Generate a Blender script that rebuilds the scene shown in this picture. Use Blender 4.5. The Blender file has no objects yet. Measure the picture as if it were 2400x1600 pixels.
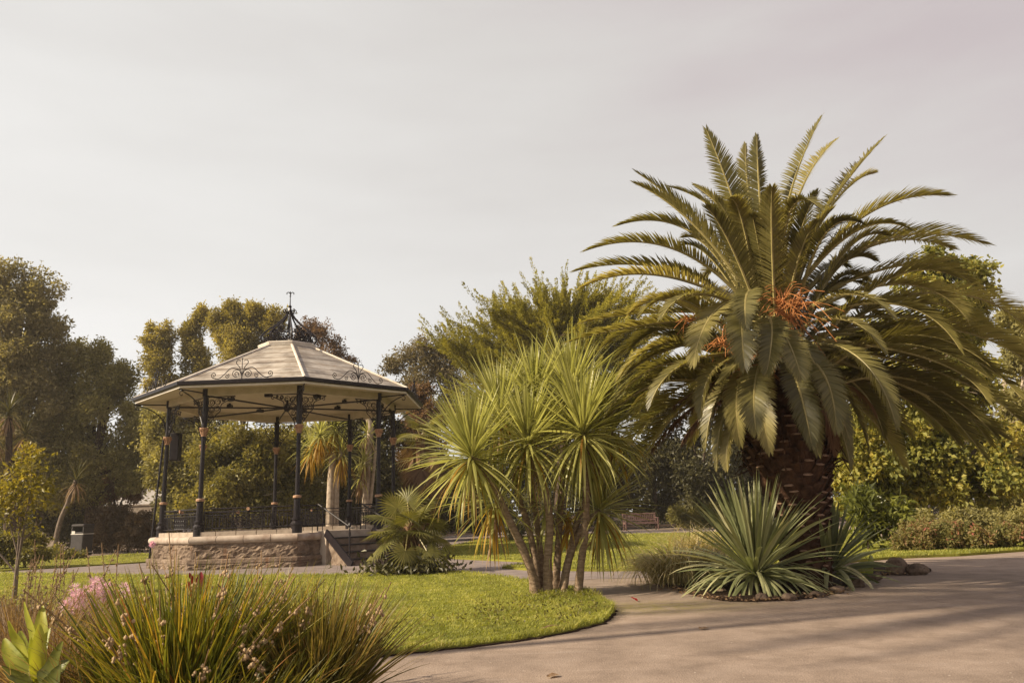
import bpy, math, random
import numpy as np
from mathutils import Vector, Matrix
from mathutils.geometry import tessellate_polygon

SC = bpy.context.scene
COL = SC.collection
PI = math.pi
R_ = math.radians

# ------------------------------------------------------------------ camera
EYE = 1.07
FOC = 1800.0
PIT, ROL = R_(12.71), R_(2.09)
cp, sp, cr, sr = math.cos(PIT), math.sin(PIT), math.cos(ROL), math.sin(ROL)
AX_R = np.array([cr, sp * sr, -cp * sr])
AX_U = np.array([sr, -sp * cr, cp * cr])
AX_F = np.array([0.0, cp, sp])
CAM = np.array([0.0, 0.0, EYE])


def ray(px, py):
    return AX_R * ((px - 1200) / FOC) + AX_U * ((800 - py) / FOC) + AX_F


def P(px, py, Y):
    d = ray(px, py)
    return CAM + d * (Y / d[1])


def G(px, py, z=0.0):
    d = ray(px, py)
    return CAM + d * ((z - EYE) / d[2])


def GX(px, Y):
    """ground point at depth Y under image column px"""
    lo, hi = 900.0, 4000.0
    for _ in range(50):
        m = (lo + hi) / 2
        q = P(px, m, Y)
        if q[2] > 0:
            lo = m
        else:
            hi = m
    q = P(px, lo, Y)
    q[2] = 0
    return q


def ppm(Y):
    return FOC / Y


# ------------------------------------------------------------------ mesh builder
class MB:
    def __init__(self):
        self.V, self.Q, self.T, self.A = [], [], [], []
        self.qm, self.tm = [], []
        self.n = 0

    def add(self, v, quads=None, tris=None, a=0.5, m=0):
        v = np.asarray(v, float).reshape(-1, 3)
        self.V.append(v)
        a = np.broadcast_to(np.asarray(a, float), (len(v),)) if np.ndim(a) < 1 else np.asarray(a, float)
        self.A.append(a)
        if quads is not None and len(quads):
            q = np.asarray(quads, np.int64).reshape(-1, 4) + self.n
            self.Q.append(q)
            self.qm.append(np.full(len(q), m))
        if tris is not None and len(tris):
            t = np.asarray(tris, np.int64).reshape(-1, 3) + self.n
            self.T.append(t)
            self.tm.append(np.full(len(t), m))
        self.n += len(v)
        return self

    # primitives -----------------------------------------------------
    def box(self, c, s, ax=None, a=0.5, m=0, bev=0.0):
        c = np.asarray(c, float)
        s = np.asarray(s, float) / 2
        ax = np.eye(3) if ax is None else np.asarray(ax, float)
        if bev <= 0:
            k = np.array([[x, y, z] for z in (-1, 1) for y in (-1, 1) for x in (-1, 1)], float) * s
            self.add(c + k @ ax, [[0, 2, 3, 1], [4, 5, 7, 6], [0, 1, 5, 4], [2, 6, 7, 3], [0, 4, 6, 2], [1, 3, 7, 5]], a=a, m=m)
        else:
            b = bev
            xs, ys, zs = s
            ring = [(xs - b, ys), (-xs + b, ys), (-xs, ys - b), (-xs, -ys + b), (-xs + b, -ys), (xs - b, -ys), (xs, -ys + b), (xs, ys - b)]
            inn = [(max(min(x, xs - b), -xs + b), max(min(y, ys - b), -ys + b)) for x, y in ring]
            lev = [(-zs, inn), (-zs + b, ring), (zs - b, ring), (zs, inn)]
            k = np.array([[x, y, z] for z, rg in lev for x, y in rg])
            q = []
            for l in range(3):
                for i in range(8):
                    j = (i + 1) % 8
                    q.append([l * 8 + i, l * 8 + j, l * 8 + 8 + j, l * 8 + 8 + i])
            for o, w in ((0, -1), (24, 1)):
                for tri in ((0, 1, 2, 3), (0, 3, 4, 7), (4, 5, 6, 7)):
                    q.append([o + i for i in (tri if w > 0 else tri[::-1])])
            self.add(c + k @ ax, q, a=a, m=m)
        return self

    def tube(self, pts, rad, n=6, a=0.5, m=0, cap=True):
        pts = np.asarray(pts, float)
        K = len(pts)
        rad = np.asarray(rad, float)
        if rad.ndim and len(rad) != K:
            rad = np.interp(np.linspace(0, 1, K), np.linspace(0, 1, len(rad)), rad)
        rad = np.broadcast_to(rad, (K,))
        t = np.gradient(pts, axis=0)
        t /= np.linalg.norm(t, axis=1)[:, None] + 1e-12
        ref = np.array([0, 0, 1.0]) if abs(t[0, 2]) < .9 else np.array([1.0, 0, 0])
        u = np.cross(t[0], ref)
        u /= np.linalg.norm(u)
        ang = np.arange(n) * 2 * PI / n
        vs = []
        for i in range(K):
            u = u - t[i] * (u @ t[i])
            u /= np.linalg.norm(u) + 1e-12
            w = np.cross(t[i], u)
            vs.append(pts[i] + rad[i] * (np.cos(ang)[:, None] * u + np.sin(ang)[:, None] * w))
        i = np.arange(K - 1)[:, None] * n
        j = np.arange(n)[None, :]
        j2 = (j + 1) % n
        q = np.stack([i + j, i + j2, i + n + j2, i + n + j], -1).reshape(-1, 4)
        tr = []
        if cap:
            for k in range(1, n - 1):
                tr.append([0, k + 1, k])
                o = (K - 1) * n
                tr.append([o, o + k, o + k + 1])
        self.add(np.concatenate(vs), q, tr, a=a, m=m)
        return self

    def lathe(self, prof, n=16, c=(0, 0, 0), a=0.5, m=0, ph=0.0):
        prof = np.asarray(prof, float)
        K = len(prof)
        ang = np.arange(n) * 2 * PI / n + ph
        v = np.stack([prof[:, 0:1] * np.cos(ang), prof[:, 0:1] * np.sin(ang), np.repeat(prof[:, 1:2], n, 1)], -1).reshape(-1, 3)
        i = np.arange(K - 1)[:, None] * n
        j = np.arange(n)[None, :]
        j2 = (j + 1) % n
        q = np.stack([i + j, i + j2, i + n + j2, i + n + j], -1).reshape(-1, 4)
        tr = []
        for k in range(1, n - 1):
            tr.append([0, k + 1, k])
            o = (K - 1) * n
            tr.append([o, o + k, o + k + 1])
        self.add(v + np.asarray(c, float), q, tr, a=a, m=m)
        return self

    def build(self, name, mats, parent=None, smooth=False):
        V = np.concatenate(self.V)
        if parent is not None:
            V = V - ORG[parent.name]
        A = np.concatenate(self.A)
        nq = sum(len(q) for q in self.Q)
        nt = sum(len(t) for t in self.T)
        me = bpy.data.meshes.new(name)
        me.vertices.add(len(V))
        me.vertices.foreach_set('co', V.astype(np.float32).ravel())
        parts, ms = [], []
        if nq:
            parts.append(np.concatenate(self.Q).ravel())
            ms.append(np.concatenate(self.qm))
        if nt:
            parts.append(np.concatenate(self.T).ravel())
            ms.append(np.concatenate(self.tm))
        li = np.concatenate(parts).astype(np.int32)
        me.loops.add(len(li))
        me.loops.foreach_set('vertex_index', li)
        me.polygons.add(nq + nt)
        st = np.concatenate([np.arange(nq) * 4, nq * 4 + np.arange(nt) * 3]).astype(np.int32)
        me.polygons.foreach_set('loop_start', st)
        if not isinstance(mats, (list, tuple)):
            mats = [mats]
        for k in mats:
            me.materials.append(k)
        me.polygons.foreach_set('material_index', np.concatenate(ms).astype(np.int32))
        me.update(calc_edges=True)
        me.polygons.foreach_set('use_smooth', np.full(nq + nt, bool(smooth)))
        at = me.attributes.new('v', 'FLOAT', 'POINT')
        at.data.foreach_set('value', A.astype(np.float32))
        o = bpy.data.objects.new(name, me)
        COL.objects.link(o)
        if parent is not None:
            o.parent = parent
            ORG[o.name] = ORG[parent.name]
        else:
            ORG[o.name] = np.zeros(3)
        return o


ORG = {}


def tag(o, label=None, cat=None, group=None, kind=None):
    if label:
        o['label'] = label
    if cat:
        o['category'] = cat
    if group:
        o['group'] = group
    if kind:
        o['kind'] = kind
    return o


def thing(name, loc, label, cat, group=None):
    o = bpy.data.objects.new(name, None)
    o.empty_display_size = 0.2
    COL.objects.link(o)
    o.location = tuple(float(x) for x in loc)
    ORG[o.name] = np.array(loc, float)
    return tag(o, label, cat, group)


# ------------------------------------------------------------------ materials
def newmat(name):
    m = bpy.data.materials.new(name)
    m.use_nodes = True
    nt = m.node_tree
    nt.nodes.clear()
    out = nt.nodes.new('ShaderNodeOutputMaterial')
    return m, nt, out


def nd(nt, typ, **kw):
    n = nt.nodes.new(typ)
    for k, v in kw.items():
        if k.startswith('i_'):
            n.inputs[k[2:].replace('_', ' ')].default_value = v
        else:
            setattr(n, k, v)
    return n


def ramp(nt, stops, interp='LINEAR'):
    r = nt.nodes.new('ShaderNodeValToRGB')
    r.color_ramp.interpolation = interp
    e = r.color_ramp.elements
    while len(e) < len(stops):
        e.new(0.5)
    for el, (p, c) in zip(e, stops):
        el.position = p
        el.color = (*c, 1) if len(c) == 3 else c
    return r


def leafmat(name, stops, trans=0.35, rough=0.5, spec=0.35, tcol=1.25, tint=(1.15, 1.1, .55), gain=1.5):
    m, nt, out = newmat(name)
    L = nt.links
    at = nd(nt, 'ShaderNodeAttribute', attribute_name='v')
    stops = [(min(c[0] * gain * 1.06, .8), min(c[1] * gain, .8), min(c[2] * gain * .95, .8)) for c in stops]
    r = ramp(nt, [(i / (len(stops) - 1), c) for i, c in enumerate(stops)])
    L.new(at.outputs['Fac'], r.inputs['Fac'])
    bs = nd(nt, 'ShaderNodeBsdfPrincipled')
    bs.inputs['Roughness'].default_value = rough
    bs.inputs['Specular IOR Level'].default_value = spec
    L.new(r.outputs['Color'], bs.inputs['Base Color'])
    tr = nd(nt, 'ShaderNodeBsdfTranslucent')
    mu = nd(nt, 'ShaderNodeMix', data_type='RGBA', blend_type='MULTIPLY')
    mu.inputs['Factor'].default_value = 1.0
    L.new(r.outputs['Color'], mu.inputs[6])
    mu.inputs[7].default_value = (tint[0] * tcol, tint[1] * tcol, tint[2] * tcol, 1)
    L.new(mu.outputs[2], tr.inputs['Color'])
    mx = nd(nt, 'ShaderNodeMixShader')
    mx.inputs['Fac'].default_value = trans
    L.new(bs.outputs[0], mx.inputs[1])
    L.new(tr.outputs[0], mx.inputs[2])
    L.new(mx.outputs[0], out.inputs['Surface'])
    return m


def surf(name, c1, c2, scale=8.0, rough=0.75, spec=0.3, bump=0.0, bscale=None, metal=0.0, detail=6.0, c3=None, bdist=0.02, stretch=None):
    """noise-mottled solid surface in object coordinates"""
    m, nt, out = newmat(name)
    L = nt.links
    tc = nd(nt, 'ShaderNodeTexCoord')
    mp = nd(nt, 'ShaderNodeMapping')
    if stretch:
        mp.inputs['Scale'].default_value = stretch
    L.new(tc.outputs['Object'], mp.inputs['Vector'])
    n1 = nd(nt, 'ShaderNodeTexNoise')
    n1.inputs['Scale'].default_value = scale
    n1.inputs['Detail'].default_value = detail
    n1.inputs['Roughness'].default_value = 0.62
    L.new(mp.outputs[0], n1.inputs['Vector'])
    st = [(0.3, c1), (0.7, c2)] if c3 is None else [(0.28, c1), (0.52, c2), (0.75, c3)]
    r = ramp(nt, st)
    L.new(n1.outputs['Fac'], r.inputs['Fac'])
    bs = nd(nt, 'ShaderNodeBsdfPrincipled')
    bs.inputs['Roughness'].default_value = rough
    bs.inputs['Specular IOR Level'].default_value = spec
    bs.inputs['Metallic'].default_value = metal
    L.new(r.outputs['Color'], bs.inputs['Base Color'])
    if bump > 0:
        n2 = nd(nt, 'ShaderNodeTexNoise')
        n2.inputs['Scale'].default_value = bscale or scale * 3
        n2.inputs['Detail'].default_value = 5
        L.new(mp.outputs[0], n2.inputs['Vector'])
        b = nd(nt, 'ShaderNodeBump')
        b.inputs['Strength'].default_value = bump
        b.inputs['Distance'].default_value = bdist
        L.new(n2.outputs['Fac'], b.inputs['Height'])
        L.new(b.outputs[0], bs.inputs['Normal'])
    L.new(bs.outputs[0], out.inputs['Surface'])
    return m


M = {}
M['iron'] = surf('black_painted_iron', (.007, .005, .007), (.018, .013, .015), 9, .38, .28)
M['gold'] = surf('worn_gilding', (.24, .12, .065), (.46, .28, .165), 14, .5, .4)
M['cream'] = surf('cream_painted_boards', (.40, .345, .235), (.52, .46, .335), 5, .6, .3, bump=.15, bscale=30)
M['white_trim'] = surf('white_painted_trim', (.62, .56, .46), (.78, .74, .66), 4, .55, .3)
M['lead'] = surf('hip_lead', (.38, .33, .27), (.62, .57, .49), 3, .6, .3, c3=(.48, .36, .25))
M['kerbstone'] = surf('pale_kerb_stone', (.29, .235, .185), (.44, .37, .30), 6, .8, .2, bump=.3)
M['coping'] = surf('weathered_coping', (.22, .15, .11), (.40, .33, .27), 3.5, .8, .2, bump=.25, bscale=25, c3=(.50, .43, .36))
M['wood'] = surf('bench_wood', (.10, .055, .05), (.20, .12, .10), 12, .6, .3)
M['bark_grey'] = surf('grey_bark', (.10, .075, .06), (.24, .19, .15), 9, .85, .15, bump=.6, bscale=18)
M['bark_pale'] = surf('pale_bark', (.24, .19, .14), (.48, .40, .31), 7, .85, .15, bump=.5, bscale=14)
M['bark_dark'] = surf('dark_bark', (.035, .024, .018), (.10, .07, .05), 9, .9, .12, bump=.6, bscale=18)
M['cord_bark'] = surf('cordyline_bark', (.10, .068, .045), (.24, .17, .11), 10, .85, .2, bump=1.0, bscale=26, c3=(.33, .26, .19), stretch=(1, 1, 3.2), bdist=.012)
M['palm_boot'] = surf('palm_leaf_bases', (.026, .013, .009), (.11, .058, .033), 10, .85, .15, bump=.6, bscale=20)
M['palm_cut'] = surf('cut_leaf_ends', (.17, .10, .06), (.42, .28, .19), 16, .8, .15)
M['rock'] = surf('garden_rock', (.055, .038, .028), (.17, .12, .085), 7, .85, .2, bump=.8, bscale=12, c3=(.22, .17, .11), bdist=.05)
M['bin'] = surf('dark_plastic', (.030, .026, .026), (.055, .048, .046), 8, .45, .4)
M['sticker'] = surf('white_sticker', (.55, .52, .46), (.75, .72, .66), 20, .5, .3)
M['render_white'] = surf('white_render', (.62, .58, .55), (.78, .75, .72), 3, .8, .2)
M['slate'] = surf('slate', (.10, .09, .09), (.20, .18, .17), 6, .7, .3)
M['glass'] = surf('window_dark', (.015, .017, .02), (.03, .035, .04), 2, .1, .6)
M['soil'] = surf('bed_soil', (.018, .011, .008), (.055, .036, .024), 4, .95, .1, bump=.8, bscale=14, bdist=.05)
M['speaker'] = surf('black_speaker', (.008, .007, .008), (.016, .014, .015), 12, .6, .3)

M['leaf_olive'] = leafmat('leaf_olive', [(.085, .080, .042), (.175, .162, .080), (.28, .255, .125)], .38, .55, .22)
M['leaf_olive2'] = leafmat('leaf_olive_green', [(.078, .078, .036), (.168, .162, .066), (.27, .255, .10)], .40, .5, .25)
M['leaf_poplar'] = leafmat('leaf_poplar', [(.085, .076, .022), (.185, .165, .044), (.29, .255, .07)], .42, .55, .25)
M['leaf_rust'] = leafmat('leaf_rust', [(.055, .034, .020), (.11, .068, .038), (.17, .11, .06)], .35, .55, .25)
M['leaf_mid'] = leafmat('leaf_mid', [(.045, .047, .016), (.115, .112, .030), (.21, .19, .052)], .40, .45, .3)
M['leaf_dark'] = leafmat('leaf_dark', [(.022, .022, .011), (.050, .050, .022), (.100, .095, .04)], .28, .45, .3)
M['leaf_brown'] = leafmat('leaf_brown', [(.036, .026, .016), (.078, .056, .034), (.125, .09, .052)], .25, .6, .2)
M['leaf_grey'] = leafmat('leaf_greyolive', [(.06, .052, .030), (.115, .10, .055), (.18, .155, .085)], .3, .55, .22)
M['leaf_cyp'] = leafmat('leaf_cypress', [(.070, .068, .014), (.175, .170, .026), (.30, .28, .048)], .32, .7, .15)
M['leaf_fig'] = leafmat('leaf_fig', [(.050, .060, .018), (.118, .130, .034), (.22, .215, .05), (.28, .24, .055)], .45, .45, .3)
M['leaf_yellow'] = leafmat('leaf_yellow', [(.10, .10, .022), (.20, .18, .03), (.33, .27, .045)], .45, .45, .35, gain=1.12)
M['leaf_broad'] = leafmat('leaf_broad', [(.045, .055, .014), (.09, .105, .022), (.15, .165, .035)], .42, .35, .45)
M['leaf_lowpink'] = leafmat('leaf_flowering', [(.075, .085, .028), (.155, .155, .05), (.22, .19, .08), (.32, .12, .10)], .35, .55, .25, gain=1.12)
M['cord'] = leafmat('cordyline_leaf', [(.13, .14, .045), (.225, .23, .075), (.36, .36, .15)], .42, .36, .45, tint=(1.08, 1.1, .75))
M['cord_dry'] = leafmat('cordyline_dry', [(.16, .08, .02), (.33, .21, .03), (.40, .33, .06)], .40, .5, .3, gain=1.12)
M['cord_dead'] = leafmat('cordyline_dead', [(.10, .06, .04), (.20, .14, .09), (.28, .20, .13)], .30, .6, .2, gain=1.12)
M['frond'] = leafmat('palm_leaflet', [(.055, .054, .018), (.128, .120, .042), (.235, .213, .088)], .40, .36, .45)
M['frond_dry'] = leafmat('palm_leaflet_dry', [(.055, .030, .017), (.12, .07, .042), (.19, .12, .075)], .3, .6, .25)
M['rachis'] = surf('palm_rachis', (.20, .17, .06), (.34, .28, .11), 6, .45, .35)
M['orange'] = surf('orange_stalks', (.30, .10, .03), (.50, .23, .08), 12, .6, .25)
M['yucca'] = leafmat('yucca_leaf', [(.065, .080, .040), (.135, .155, .075), (.24, .25, .14), (.50, .46, .34)], .28, .40, .32, tint=(1.1, 1.1, .6))
M['varieg'] = leafmat('variegated_blade', [(.16, .15, .06), (.34, .30, .14), (.56, .50, .33)], .35, .45, .35, gain=1.12)
M['fan'] = leafmat('fan_leaf', [(.045, .050, .014), (.10, .10, .026), (.18, .165, .05)], .32, .45, .25)
M['fan_dry'] = leafmat('fan_leaf_dry', [(.07, .045, .026), (.15, .10, .06), (.23, .165, .10)], .3, .6, .2)
M['fibre'] = surf('palm_fibre', (.10, .055, .030), (.26, .16, .095), 16, .9, .1, bump=.8, bscale=30)
M['blade'] = leafmat('clump_blade', [(.050, .064, .012), (.110, .122, .020), (.24, .215, .030), (.36, .24, .04), (.28, .12, .035)], .38, .40, .4, gain=1.12)
M['blade2'] = leafmat('clump_blade_brown', [(.060, .062, .016), (.125, .110, .026), (.22, .175, .05), (.32, .23, .10), (.22, .10, .045)], .36, .45, .35, gain=1.12)
M['dryblade'] = leafmat('dry_blade', [(.12, .075, .035), (.24, .165, .085), (.36, .27, .15)], .35, .55, .25, gain=1.12)
M['seed'] = surf('seed_heads', (.24, .155, .085), (.46, .34, .20), 30, .85, .15)
M['stalk'] = surf('dry_stalks', (.18, .11, .055), (.32, .21, .11), 20, .8, .2)
M['pink'] = leafmat('pink_petal', [(.50, .30, .39), (.66, .45, .54), (.76, .60, .66)], .4, .5, .3, tint=(1, .9, .9), gain=1.12)
M['canna'] = leafmat('canna_leaf', [(.12, .16, .02), (.23, .27, .035), (.36, .37, .06)], .36, .42, .35, tint=(1.1, 1.1, .4), gain=1.12)
M['redleaf'] = leafmat('red_petal', [(.10, .006, .008), (.22, .014, .014), (.33, .03, .02)], .35, .35, .45, tint=(1, .5, .4), gain=1.12)
M['silver'] = leafmat('silver_leaf', [(.25, .25, .22), (.42, .42, .38), (.60, .60, .55)], .25, .55, .3, tint=(1, 1, .9), gain=1.12)
M['grass'] = leafmat('grass_blades', [(.115, .135, .032), (.22, .246, .058), (.34, .352, .095), (.50, .47, .19)], .45, .55, .25, tint=(1.1, 1.1, .5), gain=1.12)


def lawnmat():
    m, nt, out = newmat('lawn_turf')
    L = nt.links
    tc = nd(nt, 'ShaderNodeTexCoord')
    n1 = nd(nt, 'ShaderNodeTexNoise')
    n1.inputs['Scale'].default_value = 1.1
    n1.inputs['Detail'].default_value = 8
    n2 = nd(nt, 'ShaderNodeTexNoise')
    n2.inputs['Scale'].default_value = 26
    n2.inputs['Detail'].default_value = 4
    for n in (n1, n2):
        L.new(tc.outputs['Object'], n.inputs['Vector'])
    mx = nd(nt, 'ShaderNodeMath', operation='MULTIPLY_ADD')
    L.new(n2.outputs['Fac'], mx.inputs[0])
    mx.inputs[1].default_value = .45
    ml = nd(nt, 'ShaderNodeMath', operation='MULTIPLY')
    L.new(n1.outputs['Fac'], ml.inputs[0])
    ml.inputs[1].default_value = .55
    L.new(ml.outputs[0], mx.inputs[2])
    r = ramp(nt, [(.30, (.10, .08, .03)), (.45, (.15, .145, .025)), (.58, (.21, .205, .033)), (.72, (.28, .25, .055))])
    L.new(mx.outputs[0], r.inputs['Fac'])
    bs = nd(nt, 'ShaderNodeBsdfPrincipled')
    bs.inputs['Roughness'].default_value = .9
    bs.inputs['Specular IOR Level'].default_value = .1
    L.new(r.outputs['Color'], bs.inputs['Base Color'])
    b = nd(nt, 'ShaderNodeBump')
    b.inputs['Strength'].default_value = .7
    b.inputs['Distance'].default_value = .03
    L.new(n2.outputs['Fac'], b.inputs['Height'])
    L.new(b.outputs[0], bs.inputs['Normal'])
    L.new(bs.outputs[0], out.inputs['Surface'])
    return m


M['lawn'] = lawnmat()


def asphalt():
    m, nt, out = newmat('old_asphalt')
    L = nt.links
    tc = nd(nt, 'ShaderNodeTexCoord')
    V = tc.outputs['Object']

    def noise(s, d=5, rg=.6):
        n = nd(nt, 'ShaderNodeTexNoise')
        n.inputs['Scale'].default_value = s
        n.inputs['Detail'].default_value = d
        n.inputs['Roughness'].default_value = rg
        L.new(V, n.inputs['Vector'])
        return n.outputs['Fac']

    big = noise(.35, 6)
    mid = noise(2.3, 7, .7)
    fine = noise(75, 3, .7)
    vor = nd(nt, 'ShaderNodeTexVoronoi')
    vor.inputs['Scale'].default_value = 95
    L.new(V, vor.inputs['Vector'])
    r1 = ramp(nt, [(.34, (.225, .178, .142)), (.5, (.292, .234, .188)), (.68, (.355, .29, .238))])
    L.new(mid, r1.inputs['Fac'])
    r2 = ramp(nt, [(.30, (.78, .76, .76)), (.7, (1.12, 1.08, 1.05))])
    L.new(big, r2.inputs['Fac'])
    mu = nd(nt, 'ShaderNodeMix', data_type='RGBA', blend_type='MULTIPLY')
    mu.inputs['Factor'].default_value = 1
    L.new(r1.outputs[0], mu.inputs[6])
    L.new(r2.outputs[0], mu.inputs[7])
    # aggregate speckle
    r3 = ramp(nt, [(.30, (.60, .58, .57)), (.52, (1, 1, 1)), (.70, (1.45, 1.40, 1.34))])
    L.new(fine, r3.inputs['Fac'])
    mu2 = nd(nt, 'ShaderNodeMix', data_type='RGBA', blend_type='MULTIPLY')
    patch = nd(nt, 'ShaderNodeTexVoronoi')
    patch.inputs['Scale'].default_value = .30
    wv = nd(nt, 'ShaderNodeVectorMath', operation='MULTIPLY_ADD')
    wn = nd(nt, 'ShaderNodeTexNoise')
    wn.inputs['Scale'].default_value = 1.4
    L.new(V, wn.inputs['Vector'])
    L.new(wn.outputs['Color'], wv.inputs[0])
    wv.inputs[1].default_value = (.7, .7, 0)
    L.new(V, wv.inputs[2])
    L.new(wv.outputs[0], patch.inputs['Vector'])
    rp = nd(nt, 'ShaderNodeMapRange')
    rp.inputs['To Min'].default_value = .45
    rp.inputs['To Max'].default_value = 1.0
    sx = nd(nt, 'ShaderNodeSeparateColor')
    L.new(patch.outputs['Color'], sx.inputs[0])
    L.new(sx.outputs[0], rp.inputs['Value'])
    L.new(rp.outputs[0], mu2.inputs['Factor'])
    tn = nd(nt, 'ShaderNodeMapRange')
    tn.inputs['To Min'].default_value = .88
    tn.inputs['To Max'].default_value = 1.10
    L.new(sx.outputs[1], tn.inputs['Value'])
    mt = nd(nt, 'ShaderNodeVectorMath', operation='SCALE')
    L.new(mu.outputs[2], mt.inputs[0])
    L.new(tn.outputs[0], mt.inputs['Scale'])
    L.new(mt.outputs[0], mu2.inputs[6])
    L.new(r3.outputs[0], mu2.inputs[7])
    # moss near the lawn tip (position given in metres on the ground)
    sep = nd(nt, 'ShaderNodeSeparateXYZ')
    L.new(V, sep.inputs[0])
    mc = G(1520, 1422)
    dst = nd(nt, 'ShaderNodeVectorMath', operation='DISTANCE')
    mp = nd(nt, 'ShaderNodeMapping')
    mp.inputs['Scale'].default_value = (.75, 1.5, 0)
    L.new(V, mp.inputs['Vector'])
    L.new(mp.outputs[0], dst.inputs[0])
    dst.inputs[1].default_value = (mc[0] * .75, mc[1] * 1.5, 0)
    rm = ramp(nt, [(0.0, (1, 1, 1)), (1.0, (0, 0, 0))])
    dv = nd(nt, 'ShaderNodeMath', operation='DIVIDE')
    L.new(dst.outputs['Value'], dv.inputs[0])
    dv.inputs[1].default_value = 1.25
    L.new(dv.outputs[0], rm.inputs['Fac'])
    mn = noise(7, 6, .7)
    rmn = ramp(nt, [(.36, (0, 0, 0)), (.60, (1, 1, 1))])
    L.new(mn, rmn.inputs['Fac'])
    mm = nd(nt, 'ShaderNodeMath', operation='MULTIPLY')
    L.new(rm.outputs[0], mm.inputs[0])
    L.new(rmn.outputs[0], mm.inputs[1])
    mm2 = nd(nt, 'ShaderNodeMath', operation='MULTIPLY')
    L.new(mm.outputs[0], mm2.inputs[0])
    mm2.inputs[1].default_value = .85
    mo = nd(nt, 'ShaderNodeMix', data_type='RGBA')
    L.new(mm2.outputs[0], mo.inputs['Factor'])
    L.new(mu2.outputs[2], mo.inputs[6])
    mo.inputs[7].default_value = (.19, .165, .03, 1)
    # long pale scuffs
    mps = nd(nt, 'ShaderNodeMapping')
    mps.inputs['Scale'].default_value = (.5, 5.5, 1)
    mps.inputs['Rotation'].default_value = (0, 0, .35)
    L.new(V, mps.inputs['Vector'])
    ns = nd(nt, 'ShaderNodeTexNoise')
    ns.inputs['Scale'].default_value = 1.6
    ns.inputs['Detail'].default_value = 7
    L.new(mps.outputs[0], ns.inputs['Vector'])
    rs = ramp(nt, [(.60, (0, 0, 0)), (.78, (1, 1, 1))])
    L.new(ns.outputs['Fac'], rs.inputs['Fac'])
    ms = nd(nt, 'ShaderNodeMath', operation='MULTIPLY')
    L.new(rs.outputs[0], ms.inputs[0])
    ms.inputs[1].default_value = .45
    sc = nd(nt, 'ShaderNodeMix', data_type='RGBA')
    L.new(ms.outputs[0], sc.inputs['Factor'])
    L.new(mo.outputs[2], sc.inputs[6])
    sc.inputs[7].default_value = (.34, .285, .245, 1)
    vg = nd(nt, 'ShaderNodeTexVoronoi')
    vg.inputs['Scale'].default_value = 7
    L.new(V, vg.inputs['Vector'])
    rg = ramp(nt, [(.045, (1, 1, 1)), (.06, (0, 0, 0))])
    L.new(vg.outputs['Distance'], rg.inputs['Fac'])
    gr = nd(nt, 'ShaderNodeMix', data_type='RGBA')
    L.new(rg.outputs[0], gr.inputs['Factor'])
    L.new(sc.outputs[2], gr.inputs[6])
    gr.inputs[7].default_value = (.44, .38, .32, 1)
    vw = nd(nt, 'ShaderNodeVectorMath', operation='MULTIPLY_ADD')
    nw = nd(nt, 'ShaderNodeTexNoise')
    nw.inputs['Scale'].default_value = 2.2
    nw.inputs['Detail'].default_value = 5
    L.new(V, nw.inputs['Vector'])
    L.new(nw.outputs['Color'], vw.inputs[0])
    vw.inputs[1].default_value = (.5, .5, 0)
    L.new(V, vw.inputs[2])
    vc = nd(nt, 'ShaderNodeTexVoronoi')
    vc.feature = 'DISTANCE_TO_EDGE'
    vc.inputs['Scale'].default_value = .42
    L.new(vw.outputs[0], vc.inputs['Vector'])
    rc_ = ramp(nt, [(.004, (.45, .42, .40)), (.010, (1, 1, 1))])
    L.new(vc.outputs['Distance'], rc_.inputs['Fac'])
    ck = nd(nt, 'ShaderNodeMix', data_type='RGBA', blend_type='MULTIPLY')
    ck.inputs['Factor'].default_value = .16
    L.new(gr.outputs[2], ck.inputs[6])
    L.new(rc_.outputs[0], ck.inputs[7])
    sc = ck
    bs = nd(nt, 'ShaderNodeBsdfPrincipled')
    bs.inputs['Roughness'].default_value = .85
    bs.inputs['Specular IOR Level'].default_value = .25
    L.new(sc.outputs[2], bs.inputs['Base Color'])
    b = nd(nt, 'ShaderNodeBump')
    b.inputs['Strength'].default_value = .55
    b.inputs['Distance'].default_value = .005
    L.new(vor.outputs['Distance'], b.inputs['Height'])
    b2 = nd(nt, 'ShaderNodeBump')
    b2.inputs['Strength'].default_value = .5
    b2.inputs['Distance'].default_value = .007
    L.new(mid, b2.inputs['Height'])
    L.new(b.outputs[0], b2.inputs['Normal'])
    L.new(b2.outputs[0], bs.inputs['Normal'])
    L.new(bs.outputs[0], out.inputs['Surface'])
    return m


M['asphalt'] = asphalt()
M['path'] = surf('path_asphalt', (.135, .108, .10), (.22, .18, .165), 2.2, .85, .25, bump=.4, bscale=60, c3=(.27, .22, .20), bdist=.01)


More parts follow.
